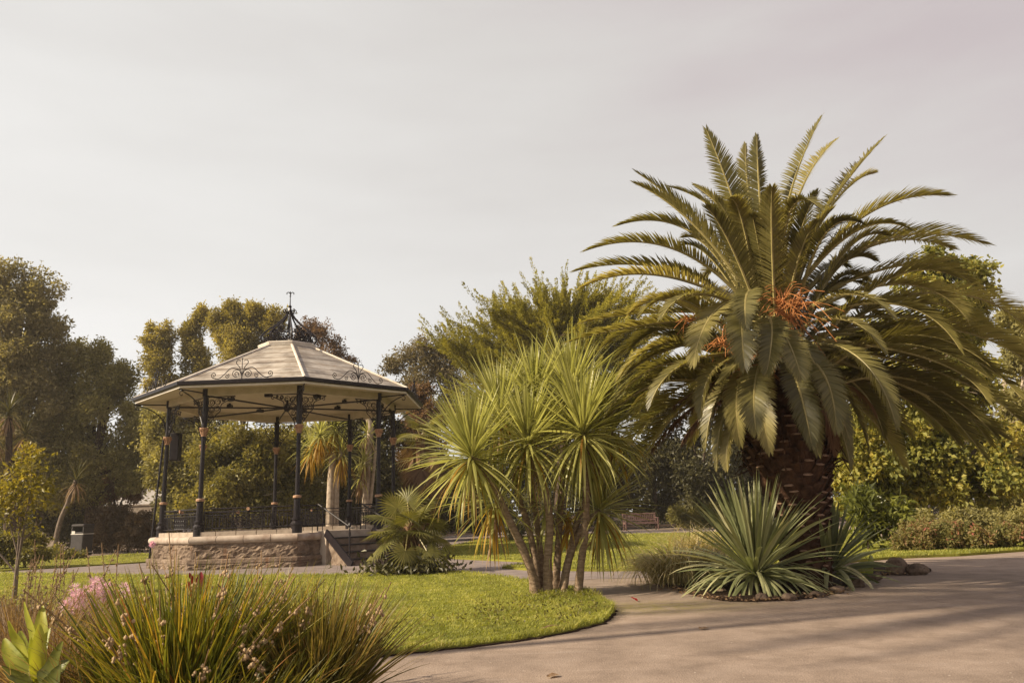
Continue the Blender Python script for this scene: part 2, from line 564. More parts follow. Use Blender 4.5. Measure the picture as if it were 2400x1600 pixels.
def roofmat():
    """weathered pale roof sheets with horizontal laps and stains; local z runs up the slope"""
    m, nt, out = newmat('weathered_roof_boards')
    L = nt.links
    tc = nd(nt, 'ShaderNodeTexCoord')
    V = tc.outputs['Object']
    sep = nd(nt, 'ShaderNodeSeparateXYZ')
    L.new(V, sep.inputs[0])
    n0 = nd(nt, 'ShaderNodeTexNoise')
    n0.inputs['Scale'].default_value = 1.3
    n0.inputs['Detail'].default_value = 8
    n0.inputs['Roughness'].default_value = .65
    L.new(V, n0.inputs['Vector'])
    r0 = ramp(nt, [(.36, (.175, .15, .122)), (.48, (.315, .278, .232)), (.60, (.47, .43, .37))])
    L.new(n0.outputs['Fac'], r0.inputs['Fac'])
    mp = nd(nt, 'ShaderNodeMapping')
    mp.inputs['Scale'].default_value = (2.2, 2.2, 14)
    L.new(V, mp.inputs['Vector'])
    n1 = nd(nt, 'ShaderNodeTexNoise')
    n1.inputs['Scale'].default_value = 1
    n1.inputs['Detail'].default_value = 6
    L.new(mp.outputs[0], n1.inputs['Vector'])
    r1 = ramp(nt, [(.36, (.62, .55, .46)), (.55, (1, 1, 1))])
    L.new(n1.outputs['Fac'], r1.inputs['Fac'])
    mu = nd(nt, 'ShaderNodeMix', data_type='RGBA', blend_type='MULTIPLY')
    mu.inputs['Factor'].default_value = .75
    L.new(r0.outputs[0], mu.inputs[6])
    L.new(r1.outputs[0], mu.inputs[7])
    # lap lines
    wob = nd(nt, 'ShaderNodeMath', operation='MULTIPLY_ADD')
    L.new(n0.outputs['Fac'], wob.inputs[0])
    wob.inputs[1].default_value = .10
    L.new(sep.outputs[2], wob.inputs[2])
    dv = nd(nt, 'ShaderNodeMath', operation='MULTIPLY')
    L.new(wob.outputs[0], dv.inputs[0])
    dv.inputs[1].default_value = 1 / .235
    fr = nd(nt, 'ShaderNodeMath', operation='FRACT')
    L.new(dv.outputs[0], fr.inputs[0])
    r2 = ramp(nt, [(0, (.38, .29, .21)), (.12, (.50, .40, .30)), (.30, (1, 1, 1))])
    L.new(fr.outputs[0], r2.inputs['Fac'])
    mu2 = nd(nt, 'ShaderNodeMix', data_type='RGBA', blend_type='MULTIPLY')
    mu2.inputs['Factor'].default_value = .7
    L.new(mu.outputs[2], mu2.inputs[6])
    L.new(r2.outputs[0], mu2.inputs[7])
    # rust
    n3 = nd(nt, 'ShaderNodeTexNoise')
    n3.inputs['Scale'].default_value = 3.7
    n3.inputs['Detail'].default_value = 5
    L.new(V, n3.inputs['Vector'])
    r3 = ramp(nt, [(.66, (0, 0, 0)), (.76, (.8, .8, .8))])
    L.new(n3.outputs['Fac'], r3.inputs['Fac'])
    mo = nd(nt, 'ShaderNodeMix', data_type='RGBA')
    L.new(r3.outputs[0], mo.inputs['Factor'])
    L.new(mu2.outputs[2], mo.inputs[6])
    mo.inputs[7].default_value = (.34, .20, .08, 1)
    bs = nd(nt, 'ShaderNodeBsdfPrincipled')
    bs.inputs['Roughness'].default_value = .5
    bs.inputs['Specular IOR Level'].default_value = .4
    L.new(mo.outputs[2], bs.inputs['Base Color'])
    b = nd(nt, 'ShaderNodeBump')
    b.inputs['Strength'].default_value = .6
    b.inputs['Distance'].default_value = .02
    L.new(fr.outputs[0], b.inputs['Height'])
    L.new(b.outputs[0], bs.inputs['Normal'])
    L.new(bs.outputs[0], out.inputs['Surface'])
    return m


M['roof'] = roofmat()


def stonemat():
    """rock-faced granite blocks: joints from a brick pattern on (angle, height)"""
    m, nt, out = newmat('rock_faced_stone')
    L = nt.links
    tc = nd(nt, 'ShaderNodeTexCoord')
    V = tc.outputs['Object']
    n0 = nd(nt, 'ShaderNodeTexNoise')
    n0.inputs['Scale'].default_value = 6.5
    n0.inputs['Detail'].default_value = 9
    n0.inputs['Roughness'].default_value = .7
    L.new(V, n0.inputs['Vector'])
    r0 = ramp(nt, [(.30, (.10, .072, .053)), (.45, (.185, .143, .110)), (.58, (.26, .21, .167)), (.75, (.34, .285, .235))])
    L.new(n0.outputs['Fac'], r0.inputs['Fac'])
    n1 = nd(nt, 'ShaderNodeTexNoise')
    n1.inputs['Scale'].default_value = 1.1
    n1.inputs['Detail'].default_value = 4
    L.new(V, n1.inputs['Vector'])
    r1 = ramp(nt, [(.35, (.80, .74, .70)), (.65, (1.12, 1.06, 1.0))])
    L.new(n1.outputs['Fac'], r1.inputs['Fac'])
    mu = nd(nt, 'ShaderNodeMix', data_type='RGBA', blend_type='MULTIPLY')
    mu.inputs['Factor'].default_value = 1
    L.new(r0.outputs[0], mu.inputs[6])
    L.new(r1.outputs[0], mu.inputs[7])
    # rusty drips: noise stretched vertically
    mp = nd(nt, 'ShaderNodeMapping')
    mp.inputs['Scale'].default_value = (2.6, 2.6, .35)
    L.new(V, mp.inputs['Vector'])
    n2 = nd(nt, 'ShaderNodeTexNoise')
    n2.inputs['Scale'].default_value = 1
    n2.inputs['Detail'].default_value = 4
    L.new(mp.outputs[0], n2.inputs['Vector'])
    r2 = ramp(nt, [(.60, (0, 0, 0)), (.72, (.7, .7, .7))])
    L.new(n2.outputs['Fac'], r2.inputs['Fac'])
    mo = nd(nt, 'ShaderNodeMix', data_type='RGBA')
    L.new(r2.outputs[0], mo.inputs['Factor'])
    L.new(mu.outputs[2], mo.inputs[6])
    mo.inputs[7].default_value = (.20, .10, .05, 1)
    bs = nd(nt, 'ShaderNodeBsdfPrincipled')
    bs.inputs['Roughness'].default_value = .9
    bs.inputs['Specular IOR Level'].default_value = .15
    L.new(mo.outputs[2], bs.inputs['Base Color'])
    b = nd(nt, 'ShaderNodeBump')
    b.inputs['Strength'].default_value = 1.0
    b.inputs['Distance'].default_value = .07
    L.new(n0.outputs['Fac'], b.inputs['Height'])
    L.new(b.outputs[0], bs.inputs['Normal'])
    L.new(bs.outputs[0], out.inputs['Surface'])
    return m


M['stone'] = stonemat()


# ------------------------------------------------------------------ plant geometry
def unit(a):
    return a / (np.linalg.norm(a, axis=-1, keepdims=True) + 1e-12)


def leaves(mb, pos, d, L, W, v, rng, fold=.18, m=0):
    """rhombic leaves: pos base (n,3), d direction, L length, W width"""
    n = len(pos)
    d = unit(d)
    nr = unit(rng.normal(size=(n, 3)) + np.array([0, 0, .6]))
    s = unit(np.cross(d, nr))
    nn = np.cross(s, d)
    L = np.broadcast_to(L, (n,))[:, None]
    W = np.broadcast_to(W, (n,))[:, None]
    mid = pos + d * L * .45
    a = mid + s * W * .5 + nn * W * fold
    b = mid - s * W * .5 + nn * W * fold
    tip = pos + d * L - nn * W * fold * .5
    vv = np.stack([pos, a, tip, b], 1).reshape(-1, 3)
    q = (np.arange(n)[:, None] * 4 + np.arange(4))
    mb.add(vv, q, a=np.repeat(np.clip(v, 0, 1), 4), m=m)


def blades(mb, pos, az, el, L, W, bend, v, nseg=6, power=1.3, twist=0.0, tipw=.04, basew=.6, belly=.35, fold=0.0, vtip=None, sway=0.0, m=0):
    """arching strap leaves. el: initial elevation, bend: total downward turn (rad)"""
    n = len(pos)
    f = lambda x: np.broadcast_to(np.asarray(x, float), (n,))
    az, el, L, W, bend, v, sway, twist = map(f, (az, el, L, W, bend, v, sway, twist))
    t = np.linspace(0, 1, nseg + 1)
    tm = (t[:-1] + t[1:]) / 2
    th = el[:, None] - bend[:, None] * tm[None, :] ** power
    ph = az[:, None] + sway[:, None] * tm[None, :]
    step = (L / nseg)[:, None, None] * np.stack([np.cos(th) * np.cos(ph), np.cos(th) * np.sin(ph), np.sin(th)], -1)
    pts = np.concatenate([np.zeros((n, 1, 3)), np.cumsum(step, 1)], 1) + pos[:, None, :]
    s = np.stack([-np.sin(az), np.cos(az), np.zeros(n)], -1)
    up = np.stack([-np.sin(el) * np.cos(az), -np.sin(el) * np.sin(az), np.cos(el)], -1)
    s = s * np.cos(twist)[:, None] + up * np.sin(twist)[:, None]
    w = np.where(t < belly, basew + (1 - basew) * t / belly, 1 - (1 - tipw) * (np.clip(t - belly, 0, 1) / (1 - belly)) ** 1.6)
    off = s[:, None, :] * (W[:, None] * w[None, :] * .5)[:, :, None]
    if fold == 0:
        vv = np.stack([pts - off, pts + off], 2)  # n,K,2,3
        K = nseg + 1
        base = (np.arange(n) * K * 2)[:, None, None]
        i = np.arange(nseg)[None, :, None] * 2
        q = base + i + np.array([0, 1, 3, 2])[None, None, :]
        va = np.repeat(v, K * 2) if vtip is None else (v[:, None, None] + (np.broadcast_to(np.asarray(vtip, float), (n,))[:, None] * t ** 2)[:, :, None] * np.ones((1, 1, 2))).reshape(-1)
        mb.add(vv.reshape(-1, 3), q.reshape(-1, 4), a=np.clip(va, 0, 1), m=m)
    else:
        dz = np.cross(unit(np.gradient(pts, axis=1)), unit(s)[:, None, :])
        lift = dz * (W[:, None] * w[None, :] * fold)[:, :, None] * -1
        vv = np.stack([pts - off + lift, pts, pts + off + lift], 2)
        K = nseg + 1
        base = (np.arange(n) * K * 3)[:, None, None]
        i = np.arange(nseg)[None, :, None] * 3
        q1 = base + i + np.array([0, 1, 4, 3])[None, None, :]
        q2 = base + i + np.array([1, 2, 5, 4])[None, None, :]
        va = np.repeat(v, K * 3) if vtip is None else (v[:, None, None] + (np.broadcast_to(np.asarray(vtip, float), (n,))[:, None] * t ** 2)[:, :, None] * np.ones((1, 1, 3))).reshape(-1)
        mb.add(vv.reshape(-1, 3), np.concatenate([q1.reshape(-1, 4), q2.reshape(-1, 4)]), a=np.clip(va, 0, 1), m=m)
    return pts


def curve(pts, n=16):
    """Catmull-Rom through points"""
    p = np.asarray(pts, float)
    p = np.concatenate([[2 * p[0] - p[1]], p, [2 * p[-1] - p[-2]]])
    out = []
    segs = len(p) - 3
    for i in range(segs):
        k = max(2, n // segs)
        t = np.linspace(0, 1, k, endpoint=(i == segs - 1))[:, None]
        a, b, c, d = p[i:i + 4]
        out.append(.5 * (2 * b + (c - a) * t + (2 * a - 5 * b + 4 * c - d) * t * t + (3 * b - a - 3 * c + d) * t ** 3))
    return np.concatenate(out)


def blob(px, py, rx, ry, Y, depth=1.0):
    """ellipsoid from its place in the photo; depth = thickness relative to width"""
    c = P(px, py, Y)
    k = Y / FOC
    return (c, np.array([rx * k, rx * k * depth, ry * k]))


def crown_points(blobs, dens, rng, shell=.45, lump=.28):
    """clump centres spread through the ellipsoids"""
    pts, outd = [], []
    for c, r in blobs:
        area = 4 * PI * ((r[0] * r[1]) ** 1.6 / 3 + (r[0] * r[2]) ** 1.6 / 3 + (r[1] * r[2]) ** 1.6 / 3) ** (1 / 1.6)
        n = max(6, int(area * dens))
        d = unit(rng.normal(size=(n, 3)))
        f = (shell + (1 - shell) * rng.random(n) ** .6)
        ph = rng.random(3) * 6
        k = 1 + lump * np.sin(d[:, 0] * 5 + ph[0]) * np.sin(d[:, 1] * 4.3 + ph[1]) + lump * .8 * np.sin(d[:, 2] * 6 + ph[2]) * rng.random(n)
        pts.append(c + d * r * (f * k)[:, None])
        outd.append(d)
    return np.concatenate(pts), np.concatenate(outd)


def tree(name, label, cat, base, blobs, mat, bark, seed, leaf=.12, dens=3.0, per=26, rc=.34, lump=.28, shell=.45, aspect=.5, droop=.25,
         trunk_r=.16, limbs=7, group=None, top=None, vspread=.5, flat=1.0, part='crown', thin=None, minz=.05, cover=1.5, lobes=11, lobe=.40, ragged=.22):
    """crown = ellipsoids split into leafy lobes, each a shell of many small leaves with loose sprays poking out"""
    rng = np.random.default_rng(seed)
    base = np.array([base[0], base[1], 0.0])
    t = thing(name, base, label, cat, group)
    PP, DD, VV = [], [], []
    for c, r in blobs:
        rm = np.prod(r) ** (1 / 3)
        nl = max(4, int(lobes * rng.uniform(.8, 1.2)))
        ld = unit(rng.normal(size=(nl, 3)) + np.array([0, -.15, .15]))
        lc = c + ld * r * (rng.uniform(.40, .80, nl))[:, None]
        lr = lobe * rm * rng.uniform(.65, 1.3, nl)
        for k in range(nl):
            n = int(cover * 4 * PI * lr[k] ** 2 / (leaf * leaf * aspect * .55))
            n = min(n, 4200)
            d = unit(rng.normal(size=(n, 3)))
            ph = rng.random(6) * 6
            bump = 1 + .18 * np.sin(d[:, 0] * 6 + ph[0]) * np.sin(d[:, 2] * 5 + ph[1]) + .14 * np.sin(d[:, 1] * 9 + ph[2]) * np.sin(d[:, 2] * 10 + ph[3])
            rad = lr[k] * bump * (1 - .75 * rng.random(n) ** 1.7)
            p = lc[k] + d * rad[:, None] * np.array([1, 1, flat])
            # leafy shoots beyond the shell
            ns = max(2, int(9 * lr[k] / max(rm * .4, .1)))
            sd = unit(rng.normal(size=(ns, 3)) + ld[k] * .8 + np.array([0, 0, .5]))
            sl = lr[k] * ragged * rng.uniform(.5, 2.2, ns)
            m_ = max(5, int(n / 160))
            u = rng.random((ns, m_))
            sp = lc[k] + sd[:, None, :] * (lr[k] * .9 + sl[:, None] * u)[..., None] + rng.normal(size=(ns, m_, 3)) * leaf * .45
            p = np.concatenate([p, sp.reshape(-1, 3)])
            d = np.concatenate([d, np.repeat(sd, m_, 0)])
            PP.append(p)
            DD.append(d)
            VV.append(np.full(len(p), rng.random()))
    P3, od, cv = np.concatenate(PP), np.concatenate(DD), np.concatenate(VV)
    n = len(P3)
    d = unit(rng.normal(size=(n, 3)) + od * .7 + np.array([0, 0, -droop]))
    v = .5 + (cv - .5) * vspread * .8 + rng.normal(size=n) * .17
    Ls = leaf * (.65 + .7 * rng.random(n))
    ok = P3[:, 2] > minz
    mb = MB()
    leaves(mb, P3[ok], d[ok], Ls[ok], Ls[ok] * aspect, v[ok], rng)
    mb.build(part, mat, t)
    # trunk and limbs
    tb = MB()
    cs = np.array([b[0] for b in blobs])
    cen = cs.mean(0)
    topz = (cs[:, 2].max() if top is None else top)
    trunk = curve([base - [0, 0, .1], base + (cen - base) * np.array([.25, .25, 0]) + [0, 0, topz * .3], np.array([cen[0], cen[1], topz * .72])], 12)
    tb.tube(trunk, np.linspace(trunk_r, trunk_r * .35, len(trunk)), 8)
    order = np.argsort(-np.array([np.prod(b[1]) for b in blobs]))
    for i in order[:limbs]:
        c, r = blobs[i]
        k = int(len(trunk) * (.35 + .4 * rng.random()))
        s = trunk[min(k, len(trunk) - 1)]
        mid = (s + c) / 2 + rng.normal(size=3) * .2 + [0, 0, .15 * np.linalg.norm(c - s)]
        lb = curve([s, mid, c], 8)
        rr = np.linspace(trunk_r * .4, trunk_r * .08, len(lb))
        tb.tube(lb, rr, 6)
        for _ in range(5 if thin is None else thin):
            q = c + unit(rng.normal(size=3)) * r * .85
            if q[2] < .2:
                continue
            a = lb[rng.integers(len(lb) // 2, len(lb))]
            tb.tube(curve([a, (a + q) / 2 + rng.normal(size=3) * .12, q], 6), np.linspace(trunk_r * .10, trunk_r * .03, 6), 5)
    tb.build('trunk', bark, t)
    return t

# ------------------------------------------------------------------ setting: ground, road, lawns
def poly_sheet(name, pix, z, mat, kind='structure', thick=0.0, pts=None):
    g = [G(x, y) for x, y in pix] if pts is None else pts
    v = [Vector((p[0], p[1], z)) for p in g]
    tr = tessellate_polygon([v])
    n = len(v)
    mb = MB()
    tris = []
    for a, b, c in tr:
        A, B, C = v[a], v[b], v[c]
        if (B - A).cross(C - A).z < 0:
            b, c = c, b
        tris.append([a, b, c])
    mb.add([tuple(p) for p in v], tris=tris)
    if thick > 0:
        ar = sum(v[i].x * v[(i + 1) % n].y - v[(i + 1) % n].x * v[i].y for i in range(n))
        vv = [tuple(p) for p in v] + [(p.x, p.y, z - thick) for p in v]
        q = []
        for i in range(n):
            j = (i + 1) % n
            q.append([i, j, n + j, n + i] if ar < 0 else [j, i, n + i, n + j])
        mb.add(vv, q)
    o = mb.build(name, mat)
    o['kind'] = kind
    return o, np.array([(p.x, p.y) for p in v])


def unit2(a):
    return a / np.linalg.norm(a, axis=1, keepdims=True)


def smooth_poly(pix, n=6):
    p = np.array(pix, float)
    p = np.concatenate([p[-1:], p, p[:2]])
    out = []
    for i in range(len(p) - 3):
        a, b, c, d = p[i:i + 4]
        for t in np.linspace(0, 1, n, endpoint=False):
            out.append(.5 * (2 * b + (c - a) * t + (2 * a - 5 * b + 4 * c - d) * t * t + (3 * b - a - 3 * c + d) * t ** 3))
    return out


mb = MB()
mb.add([[-900, -900, -.012], [900, -900, -.012], [900, 900, -.012], [-900, 900, -.012]], [[0, 1, 2, 3]])
o = mb.build('ground', M['soil'])
tag(o, kind='structure')

mb = MB()
nx, ny = 60, 60
mb.add([[-30, -4, 0], [40, -4, 0], [40, 47, 0], [-30, 47, 0]], [[0, 1, 2, 3]])
o = mb.build('road', M['asphalt'])
tag(o, kind='structure')


# bandstand surround path, a strip toned slightly darker than the road
path_pix = [(-150, 1322), (90, 1333), (350, 1316), (600, 1312), (850, 1318), (1040, 1300), (1040, 1309), (1238, 1318), (1400, 1338), (1560, 1336),
            (1560, 1352), (1400, 1356), (1330, 1360), (1235, 1364), (1000, 1356), (700, 1358), (400, 1358), (-150, 1362)]
poly_sheet('path', path_pix, .004, M['path'])
poly_sheet('path', [(1000, 1262), (1180, 1246), (1500, 1241.5), (2100, 1236), (2100, 1243), (1700, 1248), (1500, 1252.5), (1230, 1258), (1150, 1266), (1040, 1285), (1030, 1306), (960, 1306)], .004, M['path'])

lawnA = [(-120, 1352), (150, 1345), (300, 1347), (480, 1349), (700, 1349), (850, 1346), (950, 1338), (1050, 1340), (1130, 1347), (1200, 1356), (1290, 1368),
         (1370, 1388), (1418, 1412), (1438, 1432), (1425, 1452), (1380, 1470), (1300, 1488), (1200, 1503), (1100, 1516), (1000, 1527), (900, 1537),
         (700, 1560), (500, 1560), (300, 1500), (0, 1440), (-120, 1430)]
LAp = np.array([G(x, y)[:2] for x, y in smooth_poly(lawnA, 7)])
LAp = LAp + np.random.default_rng(4).normal(size=LAp.shape) * .014
_, LA = poly_sheet('lawn', None, .022, M['lawn'], thick=.03, pts=LAp)
cen_ = LAp.mean(0)
poly_sheet('lawn_edge', None, .012, M['soil'], thick=.02, pts=LAp + unit2(LAp - cen_) * (.012 + .03 * np.random.default_rng(5).random((len(LAp), 1))))
lawnB = [(1030, 1305), (1040, 1285), (1090, 1273), (1150, 1264), (1230, 1257), (1400, 1252.5), (1500, 1252), (1700, 1247.5), (2000, 1243), (2060, 1262), (2110, 1284), (2300, 1284), (2500, 1262),
         (2500, 1286), (2400, 1292), (2250, 1303), (2100, 1309), (1985, 1319), (1800, 1328), (1560, 1337), (1400, 1339), (1230, 1336.5), (1177, 1332), (1235, 1324), (1225, 1317), (1040, 1309)]
_, LB = poly_sheet('lawn', lawnB, .045, M['lawn'], thick=.055)
lawnC = [(-200, 1322), (0, 1316), (90, 1304), (200, 1306), (300, 1299), (385, 1296), (385, 1316), (350, 1318), (90, 1334), (-200, 1352)]
_, LC = poly_sheet('lawn', lawnC, .045, M['lawn'], thick=.055)
# foreground bed and palm island of soil
poly_sheet('flower_bed', [(-500, 1405), (0, 1425), (300, 1470), (520, 1530), (700, 1545), (860, 1548), (840, 1580), (700, 1660), (500, 1800), (-700, 2100)], .060, M['soil'], thick=.06)
_, ISL = poly_sheet('flower_bed', smooth_poly([(1560, 1368), (1640, 1398), (1750, 1410), (1930, 1398), (2000, 1366), (2070, 1348), (2180, 1340), (2140, 1326), (2000, 1322), (1750, 1326), (1600, 1342)], 4), .03, M['soil'], thick=.035)


# lawn blades
def inpoly(pt, poly):
    x, y = pt[:, 0], pt[:, 1]
    c = np.zeros(len(pt), bool)
    j = len(poly) - 1
    for i in range(len(poly)):
        xi, yi = poly[i]
        xj, yj = poly[j]
        k = ((yi > y) != (yj > y)) & (x < (xj - xi) * (y - yi) / (yj - yi + 1e-12) + xi)
        c ^= k
        j = i
    return c


def scatter_lawn(poly, z, dens_fn, seed, maxd=60):
    rng = np.random.default_rng(seed)
    lo, hi = poly.min(0), poly.max(0)
    out = []
    ys = np.linspace(lo[1], hi[1], 30)
    for a, b in zip(ys[:-1], ys[1:]):
        dn = dens_fn((a + b) / 2)
        n = int((b - a) * (hi[0] - lo[0]) * dn)
        if n <= 0:
            continue
        p = np.stack([rng.uniform(lo[0], hi[0], n), rng.uniform(a, b, n)], 1)
        p = p[inpoly(p, poly)]
        # keep what the picture can see (a margin wide of the frame)
        vis = np.abs(p[:, 0]) < .85 * p[:, 1] + 1
        out.append(p[vis])
    return np.concatenate(out), rng


def vnoise(p, s, seed):
    r = np.random.default_rng(seed)
    out = 0
    for k in range(5):
        a = r.uniform(-1, 1, 2) * s * (1 + k * .7)
        b = r.uniform(-1, 1, 2) * s * (1 + k * .7)
        out = out + np.sin(p @ a + r.random() * 6) * np.cos(p @ b + r.random() * 6)
    return out / 3


def grass(poly, z, dens, seed, name='grass', hmul=1.0, tall=None):
    p, rng = scatter_lawn(poly, z, dens, seed)
    n = len(p)
    nz = vnoise(p, 2.2, seed + 5)
    nz2 = vnoise(p, 9, seed + 9)
    h = (.030 + .018 * rng.random(n) + .010 * nz2) * hmul
    # distance to the edge: longer unmown fringe
    dmin = np.full(n, 9.0)
    for i in range(len(poly)):
        a, b = poly[i], poly[(i + 1) % len(poly)]
        ab = b - a
        t = np.clip(((p - a) @ ab) / (ab @ ab + 1e-9), 0, 1)
        dmin = np.minimum(dmin, np.linalg.norm(p - (a + t[:, None] * ab), axis=1))
    h = h * (1 + .9 * np.exp(-(dmin / .10) ** 2))
    if tall is not None:
        for c, r, k in tall:
            h = h * (1 + k * np.exp(-(np.linalg.norm(p - np.array(c), axis=1) / r) ** 2))
    h = np.clip(h, .015, .3)
    keep = rng.random(n) < np.clip(.80 + .35 * nz2 + .2 * nz, .25, 1)
    p, h, nz, nz2 = p[keep], h[keep], nz[keep], nz2[keep]
    n = len(p)
    az = rng.random(n) * 2 * PI
    lean = .25 + .55 * rng.random(n)
    d = np.stack([np.cos(az) * lean, np.sin(az) * lean, np.ones(n)], 1)
    d = unit(d)
    s = np.stack([-np.sin(az), np.cos(az), np.zeros(n)], 1)
    w = (.0020 + .0014 * rng.random(n)) * (1 + (p[:, 1] / 12) ** 1.3)
    b = np.concatenate([p, np.full((n, 1), z - .005)], 1)
    m = b + d * h[:, None] * .55
    tip = b + d * h[:, None] + np.stack([np.cos(az), np.sin(az), -.6 * np.ones(n)], 1) * h[:, None] * .25
    vv = np.stack([b - s * w[:, None], b + s * w[:, None], m + s * w[:, None] * .8, m - s * w[:, None] * .8, tip], 1).reshape(-1, 3)
    k = np.arange(n)[:, None] * 5
    v = .42 + .16 * nz + .26 * nz2 + .14 * vnoise(p, 3.5, seed + 3) + rng.normal(size=n) * .14
    mb = MB()
    mb.add(vv, k + np.array([0, 1, 2, 3]), k + np.array([3, 2, 4]), a=np.repeat(np.clip(v, 0, 1), 5))
    o = mb.build(name, M['grass'])
    tag(o, kind='stuff')
    return o


cbase = G(1300, 1395)
tag(grass(LA, .022, lambda y: 5200 if y < 9 else (3000 if y < 12 else (1400 if y < 17 else 600)), 11,
          tall=[((cbase[0] + .05, cbase[1] - .15), .40, 1.6), (tuple(G(1370, 1440)[:2]), .5, .8), (tuple(G(1200, 1430)[:2]), .25, .7)]),
    'sunlit grass of the island lawn around the cordyline', 'grass')
tag(grass(LB, .045, lambda y: 800 if y < 20 else (330 if y < 28 else 130), 12, hmul=1.25), 'grass of the lawn behind the path and palm', 'grass')
tag(grass(LC, .045, lambda y: 60, 13, hmul=1.4), 'strip of grass in front of the litter bin', 'grass')

rng = np.random.default_rng(19)
q = []
for (x, y, r, n) in ((1330, 1408, .35, 260), (1230, 1432, .30, 120), (1180, 1450, .22, 80), (1060, 1470, .30, 90), (1390, 1440, .25, 120), (1270, 1470, .35, 120)):
    g = G(x, y)
    q.append(np.stack([g[0] + rng.normal(size=n) * r, g[1] + rng.normal(size=n) * r * .6, .07 + .04 * rng.random(n)], -1))
q = np.concatenate(q)
q = q[inpoly(q[:, :2], LA)]
mb = MB()
leaves(mb, q, rng.normal(size=(len(q), 3)) + np.array([0, 0, .6]), .032 + .02 * rng.random(len(q)), .018, rng.random(len(q)) * .8, rng)
tag(mb.build('lawn_weeds', M['leaf_mid']), 'broad-leaved weeds in the lawn round the cordyline', 'weeds', kind='stuff')

# ------------------------------------------------------------------ bandstand
BX, BY = -6.90, 23.145
TH = -1.185
RC, RE = 3.27, 4.244
ZF, ZB = .85, 4.43
bs = thing('bandstand', (BX, BY, 0), 'octagonal bandstand with black iron columns, pale roof and stone plinth', 'bandstand')
BO = np.array([BX, BY, 0.0])


def bp(r, k, z):
    a = TH + k * PI / 4
    return BO + np.array([r * math.sin(a), -r * math.cos(a), z])


def octo(mb, prof, closed=False, m=0, ks=range(8)):
    """sweep a profile (r,z) round the octagon"""
    prof = list(prof)
    n = len(prof)
    for k in ks:
        v = [bp(r, k, z) for r, z in prof] + [bp(r, k + 1, z) for r, z in prof]
        q = []
        for i in range(n if closed else n - 1):
            j = (i + 1) % n
            q.append([i, j, n + j, n + i])
        mb.add(v, q, m=m)
    return mb


def spin(o, ks, subs=()):
    """copies of a bandstand part turned to the other corners"""
    for k in ks:
        c = o.copy()
        COL.objects.link(c)
        c.rotation_euler = (0, 0, k * PI / 4)
        c.parent = o.parent
        ORG[c.name] = ORG[o.name]
        for s in subs:
            d = s.copy()
            COL.objects.link(d)
            d.parent = c
            ORG[d.name] = ORG[o.name]


# plinth, coping, floor
def rock_wall(mb, r, z0, z1, seed, amp, ks=range(8), nx=40, nz=9, course=None):
    rng = np.random.default_rng(seed)
    for k in ks:
        a, b = bp(r, k, 0), bp(r, k + 1, 0)
        nrm = (a + b) / 2 - BO
        nrm[2] = 0
        nrm /= np.linalg.norm(nrm)
        u = np.linspace(0, 1, nx + 1)
        w = np.linspace(0, 1, nz + 1)
        joints = np.sort(rng.uniform(.2, .8, 1))
        uu, ww = np.meshgrid(u, w)
        disp = rng.normal(size=uu.shape) * amp * .55
        for _ in range(6):
            f = rng.uniform(5, 26, 2)
            disp += amp * .5 * np.sin(uu * f[0] * 2 + rng.random() * 6) * np.sin(ww * f[1] * .5 + rng.random() * 6)
        edge = np.minimum(ww, 1 - ww) * (z1 - z0)
        jd = np.min(np.abs(uu[..., None] - joints), -1) * np.linalg.norm(b - a)
        jd = np.minimum(jd, np.minimum(uu, 1 - uu) * np.linalg.norm(b - a))
        disp = (disp + amp * .6) * np.clip(np.minimum(edge, jd) / .05, 0, 1)
        pts = a + (b - a) * uu[..., None] + np.array([0, 0, 1]) * (z0 + (z1 - z0) * ww)[..., None] + nrm * disp[..., None]
        i = np.arange(nz)[:, None] * (nx + 1)
        j = np.arange(nx)[None, :]
        q = np.stack([i + j, i + j + 1, i + nx + 2 + j, i + nx + 1 + j], -1).reshape(-1, 4)
        mb.add(pts.reshape(-1, 3), q)


mb = MB()
rock_wall(mb, 3.50, .26, .64, 5, .020)
octo(mb, [(3.47, .64), (3.47, .27)])
octo(mb, [(3.50, .262), (3.60, .258), (3.62, .24), (3.62, .16), (3.60, .155)])
rock_wall(mb, 3.60, -.02, .155, 6, .016, nz=5)
mb.build('plinth', M['stone'], bs)
mb = MB()
prof = [(3.42, .815)] + [(3.50 + .10 * math.cos(t), .725 + .095 * math.sin(t)) for t in np.linspace(PI / 2, -PI / 2, 9)] + [(3.46, .632)]
for k in range(8):
    nseg = 4
    for s in range(nseg):
        f0, f1 = s / nseg + .0022, (s + 1) / nseg - .0022
        if k == 2 and f0 > .27 and f1 < .78:
            continue
        A = [bp(r, k, z) for r, z in prof]
        B = [bp(r, k + 1, z) for r, z in prof]
        v = [a + (b - a) * f0 for a, b in zip(A, B)] + [a + (b - a) * f1 for a, b in zip(A, B)]
        n = len(prof)
        mb.add(v, [[i, i + 1, n + i + 1, n + i] for i in range(n - 1)])
        mb.add([v[i] for i in range(n)] + [BO * 0 + np.mean(v[:n], 0)], tris=[[i, n, i + 1] for i in range(n - 1)])
mb.build('coping', M['coping'], bs, smooth=True)
mb = MB()
octo(mb, [(3.47, .80), (3.47, .812), (0.001, .825)])
mb.build('floor', M['kerbstone'], bs)
mb = MB()
